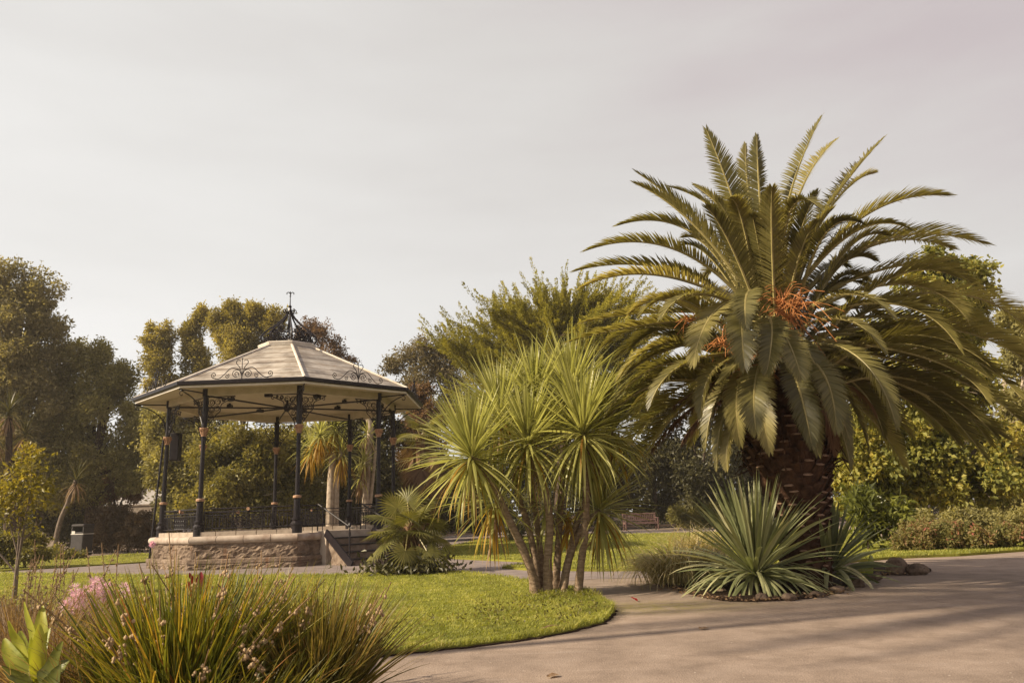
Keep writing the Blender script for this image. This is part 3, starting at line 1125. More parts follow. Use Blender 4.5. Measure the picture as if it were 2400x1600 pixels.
for k in range(8):
    if k == 2:
        continue
    for s in range(5):
        f0, f1 = s / 5 + .004, (s + 1) / 5 - .004
        for_r = [(3.38, .80), (3.38, .925), (3.18, .925), (3.18, .80)]
        A = [bp(r, k, z) for r, z in for_r]
        B = [bp(r, k + 1, z) for r, z in for_r]
        v = [a + (b - a) * f0 for a, b in zip(A, B)] + [a + (b - a) * f1 for a, b in zip(A, B)]
        mb.add(v, [[0, 1, 5, 4], [1, 2, 6, 5], [2, 3, 7, 6], [0, 3, 2, 1], [4, 5, 6, 7]])
mb.build('kerb', M['kerbstone'], bs)

# columns (built at corner 0, then turned)
c0 = bp(RC, 0, 0)


def at0(prof, n=14, seed=0):
    m_ = MB()
    m_.lathe(prof, n, c=c0)
    return m_


col = at0([(.001, .82), (.135, .82), (.135, 1.00), (.15, 1.02), (.15, 1.06), (.12, 1.10), (.105, 1.12), (.12, 1.16), (.12, 1.19), (.085, 1.22), (.082, 1.66),
           (.095, 1.70), (.058, 1.78), (.052, 3.38), (.05, 3.56), (.062, 3.60), (.058, 4.40), (.085, 4.42), (.085, 4.62), (.001, 4.62)]).build('column', M['iron'], bs, smooth=False)
band = at0([(.098, 1.695), (.108, 1.70), (.108, 1.745), (.098, 1.76), (.07, 1.765)]).build('gilt_band', M['gold'], col)
mb = at0([(.054, 3.36), (.072, 3.365), (.072, 3.39), (.058, 3.40), (.066, 3.47), (.105, 3.545), (.115, 3.56), (.115, 3.585), (.06, 3.59)], 12)
for i in range(8):
    a = i * PI / 4 + .2
    d = np.array([math.cos(a), math.sin(a), 0])
    mb.tube([c0 + d * .062 + [0, 0, 3.41], c0 + d * .078 + [0, 0, 3.48], c0 + d * .115 + [0, 0, 3.53], c0 + d * .128 + [0, 0, 3.515]], [.016, .018, .014, .008], 5)
cap = mb.build('capital', M['gold'], col)
spin(col, range(1, 8), (band, cap))


# filigree helpers
def arcp(c, u, w, r, a0, a1, n=12, r1=None):
    t = np.linspace(a0, a1, n)
    rr = np.linspace(r, r if r1 is None else r1, n)
    return np.asarray(c) + rr[:, None] * (np.cos(t)[:, None] * u + np.sin(t)[:, None] * w)


UP = np.array([0, 0, 1.0])


def bracket_mb(k, sgn):
    """filigree quarter bracket from corner k along the beam"""
    m_ = MB()
    a = bp(RC, k, 0)
    b = bp(RC, k + sgn, 0)
    u = unit(b - a)
    o = a + UP * 4.40
    W, H = .74, .78
    m_.tube([o + u * .05, o + u * (W + .05)], .016, 5)
    m_.tube([o + u * .07 - UP * .02, o + u * .07 - UP * H], .014, 5)
    # concave edge
    e = [o + u * (W + .02) - UP * .02, o + u * .62 - UP * .10, o + u * .43 - UP * .20, o + u * .40 - UP * .38, o + u * .28 - UP * .50, o + u * .10 - UP * H]
    m_.tube(curve(e, 18), .013, 5)
    rng = np.random.default_rng(7)
    for (x, y, r) in ((.17, .15, .085), (.33, .13, .075), (.48, .08, .05), (.17, .34, .085), (.31, .30, .075), (.16, .51, .065), (.12, .65, .04), (.60, .055, .03)):
        c = o + u * x - UP * y
        m_.tube(arcp(c, u, UP, r, rng.random() * 6, rng.random() * 6 + 7.5, 16, r * .25), .0095, 4)
        m_.tube(arcp(c, u, UP, r, 0, 2 * PI, 13), .008, 4, cap=False)
    m_.tube(arcp(o + u * (W - .03) - UP * .085, u, UP, .05, PI / 2, -PI * 1.1, 10, .02), .010, 4)
    return m_


for s in (1, -1):
    spin(bracket_mb(0, s).build('bracket', M['iron'], bs), range(1, 8))
# outward eave strut with curved brace
mb = MB()
a0 = TH
ro = np.array([math.sin(a0), -math.cos(a0), 0])
o0 = c0 + UP * 4.50
mb.tube([o0, o0 + ro * .92 + UP * .0], .020, 5)
e = [c0 + UP * 3.72 + ro * .06, c0 + UP * 4.05 + ro * .14, c0 + UP * 4.33 + ro * .45, o0 + ro * .84 - UP * .02]
mb.tube(curve(e, 14), .017, 5)
mb.tube(arcp(o0 + ro * .82 - UP * .11, ro, UP, .075, PI / 2, -PI, 10, .03), .012, 4)
mb.tube(arcp(c0 + ro * .16 + UP * 4.12, ro, UP, .07, 0, 8, 12, .02), .010, 4)
mb.tube(arcp(c0 + ro * .14 + UP * 3.9, ro, UP, .05, 0, 8, 12, .02), .010, 4)
spin(mb.build('eave_strut', M['iron'], bs), range(1, 8))

# beam boards, ceiling, soffit, gutter, roof
mb = MB()
octo(mb, [(RC + .055, 4.44), (RC + .055, 4.66), (RC - .045, 4.66), (RC - .045, 4.44)], closed=True)
mb.build('beam', M['cream'], bs)
mb = MB()
octo(mb, [(RC - .046, 4.655), (.02, 4.72)])
mb.build('ceiling', M['cream'], bs)
mb = MB()
octo(mb, [(RC + .056, 4.62), (RE - .10, 4.535)])
mb.build('soffit', M['cream'], bs)
mb = MB()
octo(mb, [(RE - .105, 4.53), (RE - .075, 4.53), (RE - .072, 4.585), (RE - .105, 4.588)], closed=True)
mb.build('eave_trim', M['white_trim'], bs)
mb = MB()
octo(mb, [(RE - .10, 4.59), (RE - .03, 4.575), (RE + .005, 4.60), (RE + .015, 4.675), (RE + .0, 4.69), (RE - .012, 4.68), (RE - .02, 4.655), (RE - .12, 4.64)])
mb.build('gutter', M['iron'], bs)
mb = MB()
RT, ZT = .86, 6.26
octo(mb, [(RE - .03, 4.672), (RT, ZT)])
mb.build('roof', M['roof'], bs)
for k in range(8):
    mb = MB()
    p = [bp(RE - .03 - f * (RE - .03 - RT), k, 4.672 + f * (ZT - 4.672) + .012) for f in np.linspace(0, 1, 4)]
    mb.tube(p, .038, 6)
    mb.build('hip', M['lead'], bs)
mb = MB()
octo(mb, [(RT - .06, ZT - .02), (RT + .03, ZT - .01), (RT + .06, ZT + .10), (RT + .04, ZT + .125), (.45, ZT + .20), (.2, ZT + .27), (.12, ZT + .33), (.001, ZT + .36)])
mb.build('roof_cap', M['lead'], bs)
# onion-shaped crown of ironwork
mb = MB()
zb = ZT + .15
for k in range(8):
    pr = [(.66, zb), (.82, zb + .16), (.81, zb + .29), (.63, zb + .47), (.36, zb + .68), (.15, zb + .90), (.05, zb + 1.08)]
    pts = curve([bp(r, k, z) for r, z in pr], 20)
    mb.tube(pts, .028, 5)
    a = TH + k * PI / 4
    ro_ = np.array([math.sin(a), -math.cos(a), 0])
    for (r, z, q, ph) in ((.64, .14, .10, 0), (.60, .30, .08, 2), (.44, .26, .10, 4), (.44, .45, .07, 1), (.30, .58, .05, 3), (.42, .08, .07, 5), (.22, .12, .08, 2)):
        c = bp(r, k, zb + z)
        mb.tube(arcp(c, ro_, UP, q, ph, ph + 8.5, 14, .02), .017, 4)
        t_ = np.array([math.cos(a), math.sin(a), 0])
        c2 = bp(r, k + .5, zb + z)
        if z < .4:
            mb.tube(arcp(c2, t_, UP, q * 1.1, ph, ph + 8.5, 14, .02), .015, 4)
octo(mb, [(.66, zb), (.68, zb + .01), (.66, zb + .03)])
octo(mb, [(.81, zb + .26), (.825, zb + .27), (.81, zb + .285)])
for k in range(16):
    for (z, r, q) in ((.12, .70, .10), (.36, .60, .07), (.20, .50, .08)):
        a = TH + (k + .5) * PI / 8
        t_ = np.array([math.cos(a), math.sin(a), 0])
        c2 = BO + np.array([r * math.sin(a), -r * math.cos(a), zb + z])
        mb.tube(arcp(c2, t_, UP, q, k, k + 7.5, 12, .02), .012, 4)
mb.tube([BO + UP * zb, BO + UP * (zb + 1.2)], .022, 6)
mb.build('roof_crown', M['iron'], bs)
mb = MB()
zr = 7.52
for k in range(8):
    a = TH + k * PI / 4
    ro_ = np.array([math.sin(a), -math.cos(a), 0])
    mb.tube(arcp(BO + UP * zr + ro_ * .14, ro_, UP, .085, PI, PI + 8, 14, .015), .013, 4)
mb.lathe([(.001, zr - .12), (.05, zr - .1), (.07, zr), (.04, zr + .1), (.06, zr + .14), (.018, zr + .2), (.014, zr + .46), (.03, zr + .48), (.014, zr + .5), (.012, zr + .62), (.001, zr + .64)], 8, c=BO)
for q in range(4):
    a = q * PI / 2 + .2
    d = np.array([math.cos(a), math.sin(a), 0])
    z0 = BO + UP * (zr + .56)
    mb.tube(curve([z0, z0 + d * .06 + UP * .05, z0 + d * .11 + UP * .02, z0 + d * .10 - UP * .02], 8), .014, 4)
mb.build('finial', M['iron'], bs)

# scrolled cresting on each eave face (face between corners 1 and 2 faces the viewer)
mb = MB()
fa, fb = bp(RE - .05, 0, 4.69), bp(RE - .05, 1, 4.69)
fc = (fa + fb) / 2
u = unit(fb - fa)
mb.tube([fc, fc + UP * .56], [.014, .009], 5)
mb.lathe([(.001, .5), (.022, .53), (.001, .6)], 6, c=fc)
for s in (1, -1):
    U = u * s
    mb.tube(arcp(fc + U * .15 + UP * .14, U, UP, .12, PI, PI - 11, 26, .02), .011, 4)
    mb.tube(curve([fc + UP * .06, fc + U * .06 + UP * .30, fc + U * .15 + UP * .42, fc + U * .12 + UP * .50, fc + U * .04 + UP * .48], 16), .011, 4)
    mb.tube(curve([fc + U * .05 + UP * .24, fc + U * .27 + UP * .30, fc + U * .45 + UP * .14, fc + U * .60 + UP * .03, fc + U * .75 + UP * .06], 18), .011, 4)
    mb.tube(arcp(fc + U * .72 + UP * .13, U, UP, .075, -PI / 2, -PI / 2 + 8.5, 18, .015), .010, 4)
    mb.tube(arcp(fc + U * .38 + UP * .09, U, UP, .06, 2, 2 + 8, 16, .012), .010, 4)
spin(mb.build('cresting', M['iron'], bs), range(1, 8))

# tie rods, hub, ceiling lamps
for k in range(8):
    mb = MB()
    mb.tube([bp(RC - .05, k, 4.44), BO + UP * 4.47 + (bp(1, k, 0) - BO) * .09], .026, 5)
    mb.build('tie_rod', M['iron'], bs)
mb = MB()
mb.lathe([(.001, 4.36), (.06, 4.37), (.10, 4.43), (.10, 4.52), (.04, 4.56), (.03, 4.72)], 10, c=BO)
mb.build('hub', M['iron'], bs)
for k in range(8):
    a = TH + (k + .5) * PI / 4
    d = np.array([math.sin(a), -math.cos(a), 0])
    t_ = np.array([math.cos(a), math.sin(a), 0])
    mb = MB()
    mb.box(BO + d * 1.75 + UP * 4.60, (.22, .13, .10), [t_, d, UP], bev=.02)
    mb.tube([BO + d * 1.75 + UP * 4.64, BO + d * 1.75 + UP * 4.70], .03, 6)
    mb.build('ceiling_lamp', M['iron'], bs)


# railings between the columns, with a gap for the steps
def rail_panel(k):
    m_ = MB()
    a, b = bp(RC, k, 0), bp(RC, k + 1, 0)
    u = unit(b - a)
    A, B = a + u * .13, b - u * .13
    ln = np.linalg.norm(B - A)
    for z, r in ((1.50, .018), (1.40, .012), (1.33, .010), (1.00, .014)):
        m_.tube([A + UP * z, B + UP * z], r, 5)
    nb = 22
    for i in range(nb + 1):
        p = A + u * ln * i / nb
        if .33 < i / nb < .67:
            continue
        m_.tube([p + UP * 1.00, p + UP * (1.33 if i % 2 else 1.40)], .011, 4)
    for f in (0.0, .333, .667, 1.0):
        p = A + u * ln * f
        m_.tube([p + UP * .92, p + UP * 1.52], .013, 5)
    for i in range(5):
        for j in range(3):
            c = A + u * ln * (.38 + .06 * i) + UP * (1.06 + .10 * j)
            m_.tube(arcp(c, u, UP, .055, 0, 2 * PI, 11), .009, 4, cap=False)
            m_.tube(arcp(c, u, UP, .04, j, j + 7, 9, .01), .008, 4)
    c = A + u * ln * .5 + UP * 1.40
    for i in range(8):
        t_ = i * PI / 4
        m_.tube([c, c + (u * math.cos(t_) + UP * math.sin(t_)) * .06], [.012, .005], 4)
    return m_


for k in range(8):
    if k != 2:
        o = rail_panel(k).build('railing', M['iron'], bs)
        ros = MB()
        a, b = bp(RC, k, 0), bp(RC, k + 1, 0)
        c = (a + b) / 2 + UP * 1.47
        oo = unit((a + b) / 2 - BO)
        ros.tube([c - oo * .03, c + oo * .03], .045, 8)
        ros.build('rosette', M['gold'], o)
# half railings beside the steps
a, b = bp(RC, 2, 0), bp(RC, 3, 0)
u = unit(b - a)
ln = np.linalg.norm(b - a)
for f0, f1 in ((.06, .30), (.72, .94)):
    mb = MB()
    A, B = a + u * ln * f0, a + u * ln * f1
    for z, r in ((1.50, .018), (1.40, .012), (1.00, .014)):
        mb.tube([A + UP * z, B + UP * z], r, 5)
    for i in range(7):
        p = A + (B - A) * i / 6
        mb.tube([p + UP * (.82 if i % 3 == 0 else 1.0), p + UP * 1.42], .011 if i % 3 == 0 else .008, 4)
    for j in range(3):
        for i in range(3):
            c = A + (B - A) * (.25 + .25 * i) + UP * (1.08 + .11 * j)
            mb.tube(arcp(c, u, UP, .05, 0, 2 * PI, 10), .010, 4, cap=False)
    mb.build('railing', M['iron'], bs)

# steps
fm = (a + b) / 2
oo = unit(fm - BO)
mb = MB()
ax = [u, oo, UP]
mb.box(fm + oo * .10 + UP * .42, (1.38, .82, .84), ax)
mb.build('step', M['kerbstone'], bs)
for i in range(4):
    zt = .84 - .17 * (i + 1)
    c = fm + oo * (.51 + .29 * (i + .5)) + UP * (zt / 2 - .01)
    mb = MB()
    mb.box(c, (1.26, .285, zt - .02), ax, m=0)
    mb.box(c + UP * (zt / 2) + oo * .012, (1.30, .31, .035), ax, m=1)
    mb.build('step', [M['stone'], M['iron']], bs)
for s in (-1, 1):
    mb = MB()
    A = fm + u * s * .70 + oo * .50 + UP * .80
    B = fm + u * s * .70 + oo * 1.72 + UP * .02
    d = unit(B - A)
    mb.box((A + B) / 2, (.05, np.linalg.norm(B - A), .20), [u, d, np.cross(u, d)])
    mb.build('stringer', M['iron'], bs)
    mb = MB()
    N = fm + u * s * .66 + oo * 1.55
    mb.tube([N + UP * .10, N + UP * .96], .020, 6)
    mb.lathe([(.001, .90), (.03, .92), (.045, .97), (.03, 1.02), (.001, 1.04)], 8, c=N)
    mb.lathe([(.001, .70), (.03, .72), (.03, .80), (.001, .82)], 8, c=N)
    mb.tube([fm + u * s * .66 + UP * 1.52, fm + u * s * .66 + oo * .05 + UP * 1.52, N + UP * .93, N + oo * .1 + UP * .90], .020, 6)
    mb.tube([fm + u * s * .66 + oo * .02 + UP * .84, fm + u * s * .66 + oo * .02 + UP * 1.52], .016, 6)
    mb.build('handrail', M['iron'], bs)
# downpipe by the corner column
mb = MB()
q0, q1 = bp(RC + .28, 0, .0), bp(RC + .1, 0, 3.5)
mb.tube([q0, (q0 * .5 + q1 * .5), q1], .028, 6)
mb.build('downpipe', M['iron'], bs)

# column loudspeaker hung between the left columns
sp0 = P(412, 1047, 22.3)
t = thing('loudspeaker', sp0 - UP * .4, 'tall black box loudspeaker hung beside the left bandstand column', 'loudspeaker')
mb = MB()
mb.box(sp0, (.26, .24, .80), bev=.015)
mb.build('cabinet', M['speaker'], t)
mb = MB()
mb.box(sp0 - np.array([0, .126, 0]), (.22, .012, .74))
mb.build('grille', M['iron'], t)
mb = MB()
mb.tube([sp0 + UP * .3, sp0 + UP * .5 + np.array([-.1, -.05, 0]), bp(RC, 0, sp0[2] + .45)], .016, 5)
mb.tube([sp0 + UP * .38, sp0 + UP * .45 + np.array([.5, 0.2, 0])], .012, 5)
mb.build('mounting_arm', M['iron'], t)

# ------------------------------------------------------------------ the big date palm
PY = 10.7
pb = G(1890, 1374)
palm = thing('date_palm', (pb[0], pb[1], 0), 'huge date palm with arching fronds and orange fruit stalks above a stout scaly trunk', 'palm tree')


def c8(u, v, dz=0.0):
    return P(1300 + u / 1.866, 260 + v / 1.866, pb[1] + dz)


tb = MB()
ctr = [(1890, 1374, .36), (1888, 1290, .335), (1884, 1230, .33), (1872, 1180, .37), (1856, 1120, .50), (1845, 1070, .57), (1838, 1020, .56), (1832, 960, .50), (1826, 880, .40), (1822, 800, .28), (1818, 720, .14)]
cpts = np.array([P(x, y, pb[1]) for x, y, r in ctr])
crad = np.array([r for *_, r in ctr])
cc = curve(cpts, 60)
cr_ = np.interp(np.linspace(0, 1, len(cc)), np.linspace(0, 1, len(crad)), crad)
tb.tube(cc, cr_ * .93, 20)
rng = np.random.default_rng(3)
GA = 2.39996
nb = 330
for i in range(nb):
    f = .02 + .80 * i / nb
    k = f * (len(cc) - 1)
    p = cc[int(k)] + (cc[min(int(k) + 1, len(cc) - 1)] - cc[int(k)]) * (k - int(k))
    r = np.interp(f, np.linspace(0, 1, len(crad)), crad)
    a = i * GA + rng.normal() * .06
    o = np.array([math.cos(a), math.sin(a), 0])
    t_ = np.array([-math.sin(a), math.cos(a), 0])
    big = np.clip((f - .10) / .3, 0, 1)
    w = .085 + .035 * big
    ln = .10 + .13 * big * rng.uniform(.6, 1.3)
    d = unit(o * .75 + UP * (.75 + .2 * rng.random()) + t_ * rng.normal() * .12)
    n_ = np.cross(t_, d)
    b0 = p + o * (r * .90 - .03)
    sec = np.array([(-1, 0), (-.6, -.42), (0, -.55), (.6, -.42), (1, 0), (.5, .25), (-.5, .25)])
    v0 = [b0 + t_ * x * w + n_ * y * w * .9 for x, y in sec]
    e0 = b0 + d * ln
    v1 = [e0 + t_ * x * w * .62 + n_ * y * w * .55 for x, y in sec]
    q = [[j, (j + 1) % 7, 7 + (j + 1) % 7, 7 + j] for j in range(7)]
    tb.add(v0 + v1, q, m=0)
    tb.add(v1 + [e0 + d * .012], tris=[[j, (j + 1) % 7, 7] for j in range(7)], m=(1 if rng.random() < .5 else 0))
# ragged fibre strands and old stalk ends below the crown
for i in range(170):
    f = rng.uniform(.42, .8)
    p = cc[int(f * (len(cc) - 1))]
    r = np.interp(f, np.linspace(0, 1, len(crad)), crad)
    a = rng.random() * 2 * PI
    o = np.array([math.cos(a), math.sin(a), 0])
    s = p + o * r * .9
    L = rng.uniform(.15, .45)
    tb.tube(curve([s, s + o * L * .5 + UP * L * rng.uniform(-.2, .5), s + o * L * .8 + UP * L * rng.uniform(-.6, .3)], 5), np.linspace(.016, .004, 5), 4)
tb.build('trunk', [M['palm_boot'], M['palm_cut']], palm)


def frond(base, ctrl, tip, seed, name='frond', n=104, Lm=.42, mat=None, dry=0.0, ref=None, half=1.0, vee=.42, parent=None):
    rng = np.random.default_rng(seed)
    base, ctrl, tip = map(np.asarray, (base, ctrl, tip))
    # quadratic Bezier whose curve passes through ctrl at its middle
    c = 2 * ctrl - (base + tip) / 2
    K = 30
    t = np.linspace(0, 1, K)[:, None]
    pts = (1 - t) ** 2 * base + 2 * t * (1 - t) * c + t * t * tip
    ext = np.linalg.norm(np.diff(pts, axis=0), axis=1).sum()
    mb = MB()
    rad = np.linspace(.030, .005, K) * (.8 + .2 * ext / 3)
    mb.tube(pts, rad, 5, m=1)
    # leaflets
    u = np.repeat(np.linspace(.13, .995, n), 2)
    sd = np.tile([1.0, -1.0], n)
    N = len(u)
    u = np.clip(u + rng.normal(size=N) * .003, 0, 1)
    x = u * (K - 1)
    i0 = np.clip(x.astype(int), 0, K - 2)
    fr = (x - i0)[:, None]
    T = unit(np.gradient(pts, axis=0))
    p = pts[i0] * (1 - fr) + pts[i0 + 1] * fr
    tt = unit(T[i0] * (1 - fr) + T[i0 + 1] * fr)
    h = tip - base
    if ref is None:
        h2 = np.array([h[0], h[1], 0])
        if np.linalg.norm(h2) < .35 * abs(h[2]):
            h2 = h2 + np.array([0, -.6, 0])
        ref = np.cross(unit(h2), UP)
    s = unit(ref - (tt @ ref)[:, None] * tt)
    nn = np.cross(s, tt)
    prof = np.interp(u, [0, .13, .22, .40, .70, .90, 1], [.25, .35, .72, 1.0, .92, .62, .35]) * (.93 + .14 * rng.random(N))
    al = np.interp(u, [0, .3, .8, 1], [1.20, 1.05, .72, .25])
    be = vee + rng.normal(size=N) * .10
    d = tt * np.cos(al)[:, None] + (s * (sd * np.cos(be))[:, None] + nn * np.sin(be)[:, None]) * np.sin(al)[:, None]
    if dry:
        d = unit(d + np.array([0, 0, -dry]) + rng.normal(size=d.shape) * .12)
    L = Lm * prof * np.clip(ext / 3.0, .55, 1.1)
    W = .0215 * (.8 + .4 * prof)
    wdir = unit(np.cross(d, nn) + nn * .45 * sd[:, None])
    g = np.array([0, 0, -1.0])
    sg = 4
    tv = np.linspace(0, 1, sg)
    droop = .10 + .10 * rng.random(N) + .25 * dry
    rows = []
    for q in tv:
        c_ = p + d * (L * q)[:, None] + g * (L * droop * q * q)[:, None]
        w = W * np.interp(q, [0, .3, .7, 1], [.75, 1, .62, .05]) * .5
        rows.append(np.stack([c_ - wdir * w[:, None], c_ + wdir * w[:, None]], 1))
    vv = np.stack(rows, 1)  # N,sg,2,3
    base_i = (np.arange(N) * sg * 2)[:, None, None]
    ii = np.arange(sg - 1)[None, :, None] * 2
    qd = base_i + ii + np.array([0, 1, 3, 2])
    v = np.clip(.48 + rng.normal() * .16 + rng.normal(size=N) * .10, 0, 1)
    mb.add(vv.reshape(-1, 3), qd.reshape(-1, 4), a=np.repeat(v, sg * 2), m=0)
    return mb.build(name, [mat or M['frond'], M['rachis'] if not dry else M['fibre']], parent or palm)


FR = [  # base uv, middle uv, tip uv, depth offsets of (base, middle, tip)
    ((885, 780), (790, 420), (665, 85), -.15, -.4, -.5), ((925, 640), (895, 350), (885, 112), .05, .1, .1), ((915, 660), (852, 390), (835, 150), .25, .5, .7),
    ((985, 660), (1040, 330), (1165, 30), .05, .25, .4), ((1005, 640), (1085, 330), (1225, 130), .3, .7, 1.0), ((1040, 690), (1215, 390), (1435, 122), .0, .2, .4),
    ((1050, 680), (1240, 380), (1390, 275), .3, .8, 1.2), ((1075, 760), (1370, 450), (1720, 370), -.1, -.1, -.2), ((1095, 800), (1450, 560), (1882, 580), .1, .3, .4),
    ((1090, 790), (1420, 580), (1735, 600), .3, .8, 1.2), ((845, 740), (610, 470), (360, 270), .1, .3, .5), ((830, 770), (590, 480), (352, 318), -.1, -.1, .0),
    ((870, 700), (720, 450), (500, 332), .25, .7, 1.1), ((870, 700), (770, 480), (610, 325), .0, -.2, -.1), ((805, 750), (560, 510), (278, 500), .1, .5, .7),
    ((795, 790), (480, 590), (138, 610), -.05, -.15, -.1), ((785, 820), (440, 680), (88, 700), .1, .2, .2), ((785, 830), (430, 715), (120, 770), -.2, -.5, -.6),
    ((880, 780), (820, 480), (765, 380), -.2, -.6, -1.0), ((990, 720), (1035, 430), (1155, 420), -.2, -.9, -1.3), ((1080, 790), (1190, 530), (1345, 492), -.2, -.9, -1.1),
    ((820, 830), (690, 890), (608, 1098), -.3, -1.2, -1.7), ((850, 830), (822, 905), (830, 1112), -.4, -1.5, -2.0), ((870, 790), (838, 810), (836, 935), -.4, -1.3, -1.8),
    ((950, 900), (1020, 1010), (1075, 1152), -.4, -1.5, -1.9), ((1080, 950), (1270, 912), (1442, 1052), -.2, -.9, -1.3), ((1140, 890), (1520, 850), (1772, 1042), -.2, -.6, -.8),
    ((1150, 860), (1560, 760), (1832, 950), .0, .0, .0), ((1130, 820), (1560, 670), (1830, 760), .2, .6, .9), ((1150, 1000), (1640, 1085), (1890, 1262), -.2, -.5, -.7),
    ((1150, 980), (1690, 1030), (2035, 1250), .0, -.1, -.3), ((1150, 920), (1740, 920), (2060, 1105), .2, .4, .4), ((1130, 1050), (1640, 1250), (1965, 1425), .0, .2, .1),
    ((1120, 1020), (1340, 1090), (1492, 1370), -.3, -1.2, -1.5), ((1050, 1060), (1175, 1150), (1232, 1392), -.4, -1.3, -1.6), ((990, 1060), (1060, 1190), (1122, 1452), -.4, -1.3, -1.6),
    ((940, 1050), (880, 1170), (880, 1392), -.4, -1.4, -1.7), ((820, 1060), (560, 1110), (420, 1282), -.3, -.8, -1.0), ((800, 980), (480, 1050), (292, 1182), -.1, -.3, -.3),
    ((790, 920), (430, 930), (60, 1010), .1, .2, .2), ((790, 890), (450, 880), (120, 925), .3, .8, 1.0), ((830, 1160), (600, 1250), (385, 1540), -.1, -.2, -.3),
    ((830, 1200), (740, 1330), (708, 1560), -.3, -.6, -.7), ((850, 1220), (770, 1400), (752, 1562), -.3, -.7, -.8), ((1130, 1180), (1240, 1370), (1292, 1555), -.2, -.5, -.6),
    ((1150, 1150), (1500, 1240), (1765, 1452), .3, .7, .8), ((1150, 1120), (1580, 1160), (1905, 1452), .2, .5, .6), ((1120, 1100), (1330, 1210), (1440, 1420), .1, .3, .4),
    ((1130, 960), (1600, 960), (1890, 1150), .4, 1.2, 1.6), ((1130, 900), (1580, 830), (1900, 950), .5, 1.4, 1.8), ((1010, 1010), (1110, 1060), (1200, 1300), -.35, -1.0, -1.2),
    ((900, 1000), (860, 1040), (720, 1180), -.35, -.9, -1.2), ((860, 1080), (700, 1130), (640, 1330), -.3, -.8, -.9), ((930, 900), (950, 960), (930, 1130), -.4, -1.5, -1.9),
    ((1100, 870), (1300, 800), (1480, 900), -.3, -1.1, -1.5), ((830, 870), (620, 800), (470, 900), -.3, -1.0, -1.3), ((1090, 740), (1330, 520), (1560, 520), -.25, -.9, -1.2),
    ((1150, 980), (1760, 960), (2150, 1185), .1, .1, -.1), ((1150, 1040), (1700, 1150), (2095, 1410), .0, -.1, -.3), ((1130, 1090), (1560, 1210), (1880, 1510), .1, .2, .3), ((1150, 900), (1760, 800), (2110, 1010), .2, .6, .8),
    ((1020, 1090), (1085, 1230), (1150, 1490), -.3, -1.0, -1.2), ((930, 1090), (905, 1230), (940, 1480), -.3, -1.0, -1.2), ((860, 1110), (800, 1220), (812, 1450), -.3, -.9, -1.0), ((1090, 1090), (1195, 1210), (1290, 1440), -.3, -.9, -1.1),
    ((1130, 1130), (1270, 1230), (1370, 1470), -.1, -.3, -.4), ((850, 1150), (720, 1240), (660, 1470), -.2, -.5, -.5),
]
for i, (b, c, t_, z0, z1, z2) in enumerate(FR):
    frond(c8(*b, z0), c8(*c, z1), c8(*t_, z2), 100 + i, vee=.30 if z2 < -.9 else .42, Lm=.28 if i in (41, 42, 43, 44) else .43)
# fronds on the far side
rng = np.random.default_rng(9)
core = cpts[-3]
for i in range(42):
    az = rng.uniform(.12, PI - .12) if i < 26 else rng.uniform(-.25, 1.1)
    el = [1.15, .85, .55, .32, .15, .0][i % 6] + rng.normal() * .08
    L = rng.uniform(2.5, 3.1)
    d = np.array([math.cos(az) * math.cos(el), math.sin(az) * math.cos(el), math.sin(el)])
    b = core + np.array([d[0], d[1], 0]) * .2 + UP * (el * .45 - .2)
    m_ = b + d * L * .52 + UP * .12
    tip = b + d * L * .95 - UP * (.40 + .30 * math.cos(el))
    frond(b, m_, tip, 300 + i)
# more fronds filling the crown all round
rng = np.random.default_rng(29)
for i in range(62):
    az = i * GA
    front = -math.sin(az)
    el = rng.uniform(.05, 1.05)
    if front > .35:
        continue
    L = rng.uniform(2.5, 3.2)
    d = np.array([math.cos(az) * math.cos(el), math.sin(az) * math.cos(el), math.sin(el)])
    b = core + np.array([d[0], d[1], 0]) * .25 + UP * (el * .5 - .45)
    frond(b, b + d * L * .52 + UP * .16, b + d * L * .93 - UP * (.35 + .45 * math.cos(el)), 700 + i)
# younger fronds standing up in the middle of the crown, leaning out to the front
for i in range(12):
    az = PI + (i + .5) / 12 * PI + rng.normal() * .1
    el = [1.38, 1.22, 1.08][i % 3] + rng.normal() * .05
    L = rng.uniform(2.1, 2.7)
    d = np.array([math.cos(az) * math.cos(el), math.sin(az) * math.cos(el), math.sin(el)])
    b = core + np.array([d[0], d[1], 0]) * .2 + UP * (el * .45 - .25)
    frond(b, b + d * L * .54 + UP * .1, b + d * L * .97 - UP * .22 + np.array([d[0], d[1], 0]) * .22, 500 + i)
# dead brown fronds hanging on the shaded side
for i, (b, c, t_, z0, z1, z2) in enumerate([((830, 1190), (640, 1270), (500, 1400), .0, .2, .3), ((830, 1230), (680, 1300), (560, 1440), -.2, -.3, -.4), ((840, 1210), (600, 1300), (420, 1490), .1, .4, .6),
                                            ((1120, 1220), (1190, 1330), (1220, 1480), -.3, -.5, -.5), ((840, 1170), (690, 1190), (520, 1290), -.1, -.2, -.2), ((1100, 1160), (1290, 1200), (1400, 1320), .2, .3, .3)]):
    frond(c8(*b, z0), c8(*c, z1), c8(*t_, z2), 400 + i, n=60, mat=M['frond_dry'], dry=.9)
